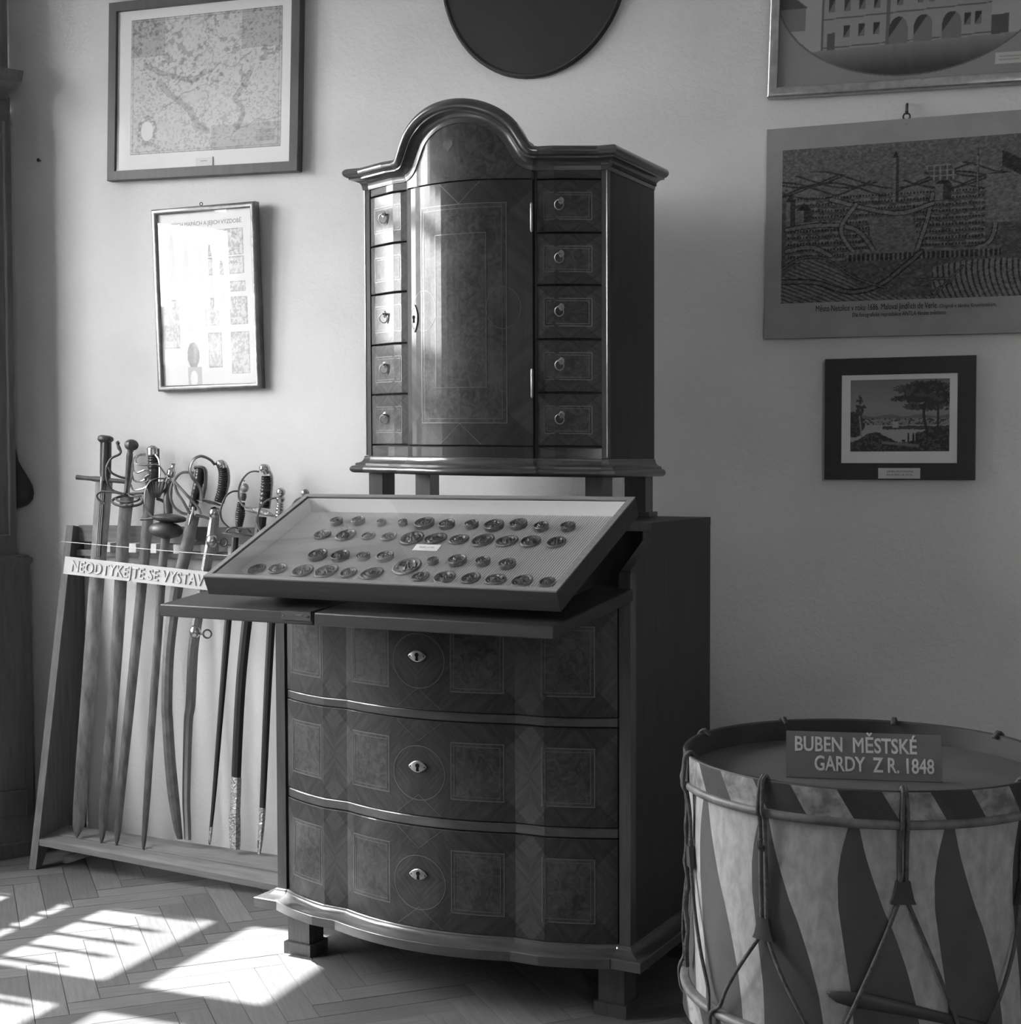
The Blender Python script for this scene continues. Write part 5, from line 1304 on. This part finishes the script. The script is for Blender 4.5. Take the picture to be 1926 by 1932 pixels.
def hoop(z0, z1, name, skew):
    b = MB(); R = .306; per = 360 / NH
    for p in range(NH):
        for zone in (0, 1):
            a0_ = 12.6 - 25.7 + p * per + (0 if zone == 0 else per * .52); a1_ = a0_ + (per * .52 if zone == 0 else per * .48)
            for i in range(3):
                row = []
                for h in (i / 3, (i + 1) / 3): row.append([dpt(a0_ + (a1_ - a0_) * k / 5 + skew * (1 - h), R, z0 + (z1 - z0) * h) for k in range(6)])
                for k in range(5): b.add([row[0][k], row[0][k + 1], row[1][k + 1], row[1][k]], [(0, 1, 2, 3)], zone)
    n = 90; pr_ = [(.306, z1), (.3045, z1 + .002), (.299, z1 + .002), (.2965, z1), (.2955, z0), (.306, z0)]
    vs = [dpt(360 * j / n, R_, z) for R_, z in pr_ for j in range(n)]
    b.add(vs, [(i * n + j, i * n + (j + 1) % n, (i + 1) * n + (j + 1) % n, (i + 1) * n + j) for i in range(len(pr_) - 1) for j in range(n)], 2)
    o = b.build(name, [HOOPL, HOOPD, HOOPI], drum, 40)
    return o
hoop(.716, .758, 'upper_hoop', 4.8); hoop(.317, .357, 'lower_hoop', 4.8)
for z, nm in ((.709, 'upper_bead'), (.364, 'lower_bead')):
    b = MB(); b.sweep([dpt(a, 1, z) * 1.0 for a in lin(0, 360, 90)[:-1]], [Vector((sin(radians(a)), -cos(radians(a)), 0)) for a in lin(0, 360, 90)[:-1]], [Vector((0, 0, 1))] * 90,
                      [(.297 - 1, -.007), (.307 - 1, -.007), (.3105 - 1, -.0045), (.3115 - 1, 0), (.3105 - 1, .0045), (.307 - 1, .007), (.297 - 1, .007)], closed=True)
    b.build(nm, mat('bead_paint', .09, .17, .5, .4, scale=30, contrast=1.4), drum, 60)
b = MB(); b.lathe([(0, .2955), (.002, .2955), (.0022, .2), (.0022, .01)], (0, 0, .7215 - DZ0), (0, 0, 1), 72); b.build('drum_skin', SKIN, drum, 30)
b = MB(); b.lathe([(0, .2955), (.003, .2955), (.003, .01)], (0, 0, .327 - DZ0), (0, 0, 1), 72); b.build('bottom_skin', SKIN, drum, 30)
TUGZ = [.528, .608, .590, .60, .56, .57, .55, .58, .592]
for i in range(9):
    th = -21.9 + 40.6 * i if i < 3 else -21.9 + 40 * i
    zt = TUGZ[i]
    for s_ in (-1, 1):
        P = [dpt(th + s_ * .2, .290, .755)] + [dpt(th + s_ * (.4 + .35 * k_), R, z) for R, z, k_ in ((.300, .7645, 0), (.3095, .758, 0), (.312, .745, .4), (.3145, .71, 1), (.308, .695, 1.2), (.303, zt + .06, 1.5), (.302, zt + .012, 1.3))]
        b = MB(); b.tube(smooth_path(P, 4), .0033, 8)
        Q = [dpt(th + s_ * 1.0, .3022, zt - .012)] + [dpt(th + s_ * (1.0 + 19.0 * k), .3025 + (.0125 if i in (0, 1, 2) else .003) * sin(pi * min(k * 1.0, 1)), zt - .012 + (.36 - zt) * k) for k in (.2, .4, .6, .8)] + [dpt(th + s_ * 19.6, .3145, .365), dpt(th + s_ * 19.8, .311, .33), dpt(th + s_ * 20, .300, .313)]
        b.tube(smooth_path(Q, 4), .0031, 8)
        b.build('rope', ROPE, drum, 60)
    b = MB()
    vs = []
    for (wd0, z) in ((1.9, zt + .016), (2.1, zt + .008), (2.9, zt - .010), (3.6, zt - .018)):
        for k in range(7): vs.append(dpt(th - wd0 + 2 * wd0 * k / 6, .3065 + .0012 * sin(pi * k / 6), z))
        for k in range(6, -1, -1): vs.append(dpt(th - wd0 + 2 * wd0 * k / 6, .2985, z))
    m_ = 14; b.add(vs, [(r_ * m_ + j, r_ * m_ + (j + 1) % m_, (r_ + 1) * m_ + (j + 1) % m_, (r_ + 1) * m_ + j) for r_ in range(3) for j in range(m_)] + [tuple(range(14))[::-1], tuple(range(42, 56))])
    b.build('leather_tug', TUG, drum, 40)
b = MB(); b.tube(smooth_path([dpt(-22.6, .304, .668), dpt(-22.9, .309, .661), dpt(-22.3, .3105, .655), dpt(-21.9, .306, .652)], 3), .0045, 7); b.build('rope_knot', ROPE, drum)
b = MB(); P = [dpt(-63 + 1.2 * sin(z_ * 60), .307 + .002 * sin(z_ * 90), z_) for z_ in [.70 - .02 * k for k in range(16)]]; b.tube(P, [.0035 + .0014 * abs(sin(k * 1.3)) for k in range(16)], 7); b.build('loose_rope', ROPE, drum)
# stand hidden below the drum
b = MB(); b.lathe([(0, .24), (.02, .245), (.03, .235), (.25, .215), (.285, .235), (.313, .24)], (0, 0, 0), (0, 0, 1), 40)
o = b.build('drum_pedestal', SIDEW, None, 40); o.location = DC; tag(o, 'round dark pedestal carrying the big painted drum', 'pedestal')
# beater tucked under the ropes
def cyl_pt(px, py, R):
    d = ray(px, py); ox, oy = EYE.x - DC.x, EYE.y - DC.y
    a = d.x ** 2 + d.y ** 2; bb = 2 * (ox * d.x + oy * d.y); c = ox * ox + oy * oy - R * R
    return EYE + d * ((-bb - sqrt(max(bb * bb - 4 * a * c, 0))) / (2 * a))
b = MB(); pts = [(1561, 1873), (1566, 1876), (1582, 1881), (1610, 1886), (1650, 1893), (1710, 1905), (1780, 1921), (1850, 1938), (1915, 1953)]
rr = [1.5, 6, 12, 15.5, 15, 12.5, 10.5, 9.5, 9]
P0 = cyl_pt(1561, 1873, .3005); vs = []; W_ = []
for (px, py), r_ in zip(pts, rr):
    c = cyl_pt(px, py, .3046); th = math.atan2(c.x - DC.x, -(c.y - DC.y)); out = Vector((sin(th), -cos(th), 0)); tan_ = Vector((cos(th), sin(th), -.33)).normalized(); u_ = out.cross(tan_).normalized(); k = (c - EYE).dot(fw) / FPX
    for j in range(12):
        a = 2 * pi * j / 12; vs.append(c + u_ * (cos(a) * r_ * k) + out * (sin(a) * min(.0042, r_ * k * .6)))
m_ = len(pts); b.add(vs, [(i * 12 + j, i * 12 + (j + 1) % 12, (i + 1) * 12 + (j + 1) % 12, (i + 1) * 12 + j) for i in range(m_ - 1) for j in range(12)] + [tuple(range(12)), tuple((m_ - 1) * 12 + j for j in range(12))])
o = b.build('wooden_beater', mat('beater_wood', .03, .05, .45, .4, scale=12), None, 60); tag(o, 'dark paddle-shaped wooden beater tucked under the drum ropes', 'drum beater')
# sign standing on the skin
S0, S1 = at_z(1483, 1465.5, .7245), at_z(1778.5, 1476, .7245)
sx_ = (S1 - S0).normalized(); lean = radians(22); zup = Vector((-sx_.y * sin(lean), sx_.x * sin(lean), cos(lean))); ny_ = zup.cross(sx_)
SM_ = frame_mtx(S0, sx_, ny_, zup)
ds = empty('drum_sign', 'grey lettered sign about the 1848 town guard drum, standing on the drum skin', 'sign', M=SM_)
sw = (S1 - S0).length; shh = (SM_.inverted() @ onp(1492, 1378.5, S0, ny_)).z
slab(0, sw, 0, .004, 0, shh, 'sign_board', SIGNG, ds)
b = MB(); b.hexa([(sw * .4, .004, .0), (sw * .6, .004, .0), (sw * .6, .005, .0), (sw * .4, .005, .0), (sw * .4, .004, shh * .7), (sw * .6, .004, shh * .7), (sw * .6, .006, shh * .7), (sw * .4, .006, shh * .7)]); b.build('prop', SIGNG, ds)
text_obj('lettering', 'BUBEN MĚSTSKÉ'.replace(' ', '  '), shh * .31, SIGNL, ds, zr(sw * .058, -.0002, shh * .575), ext=.0003, fit=sw * .785, bold=.0008)
text_obj('lettering', 'GARDY Z R. 1848'.replace('Y Z', 'Y  Z'), shh * .31, SIGNL, ds, zr(sw * .185, -.0002, shh * .165), ext=.0003, fit=sw * .765, bold=.0008)
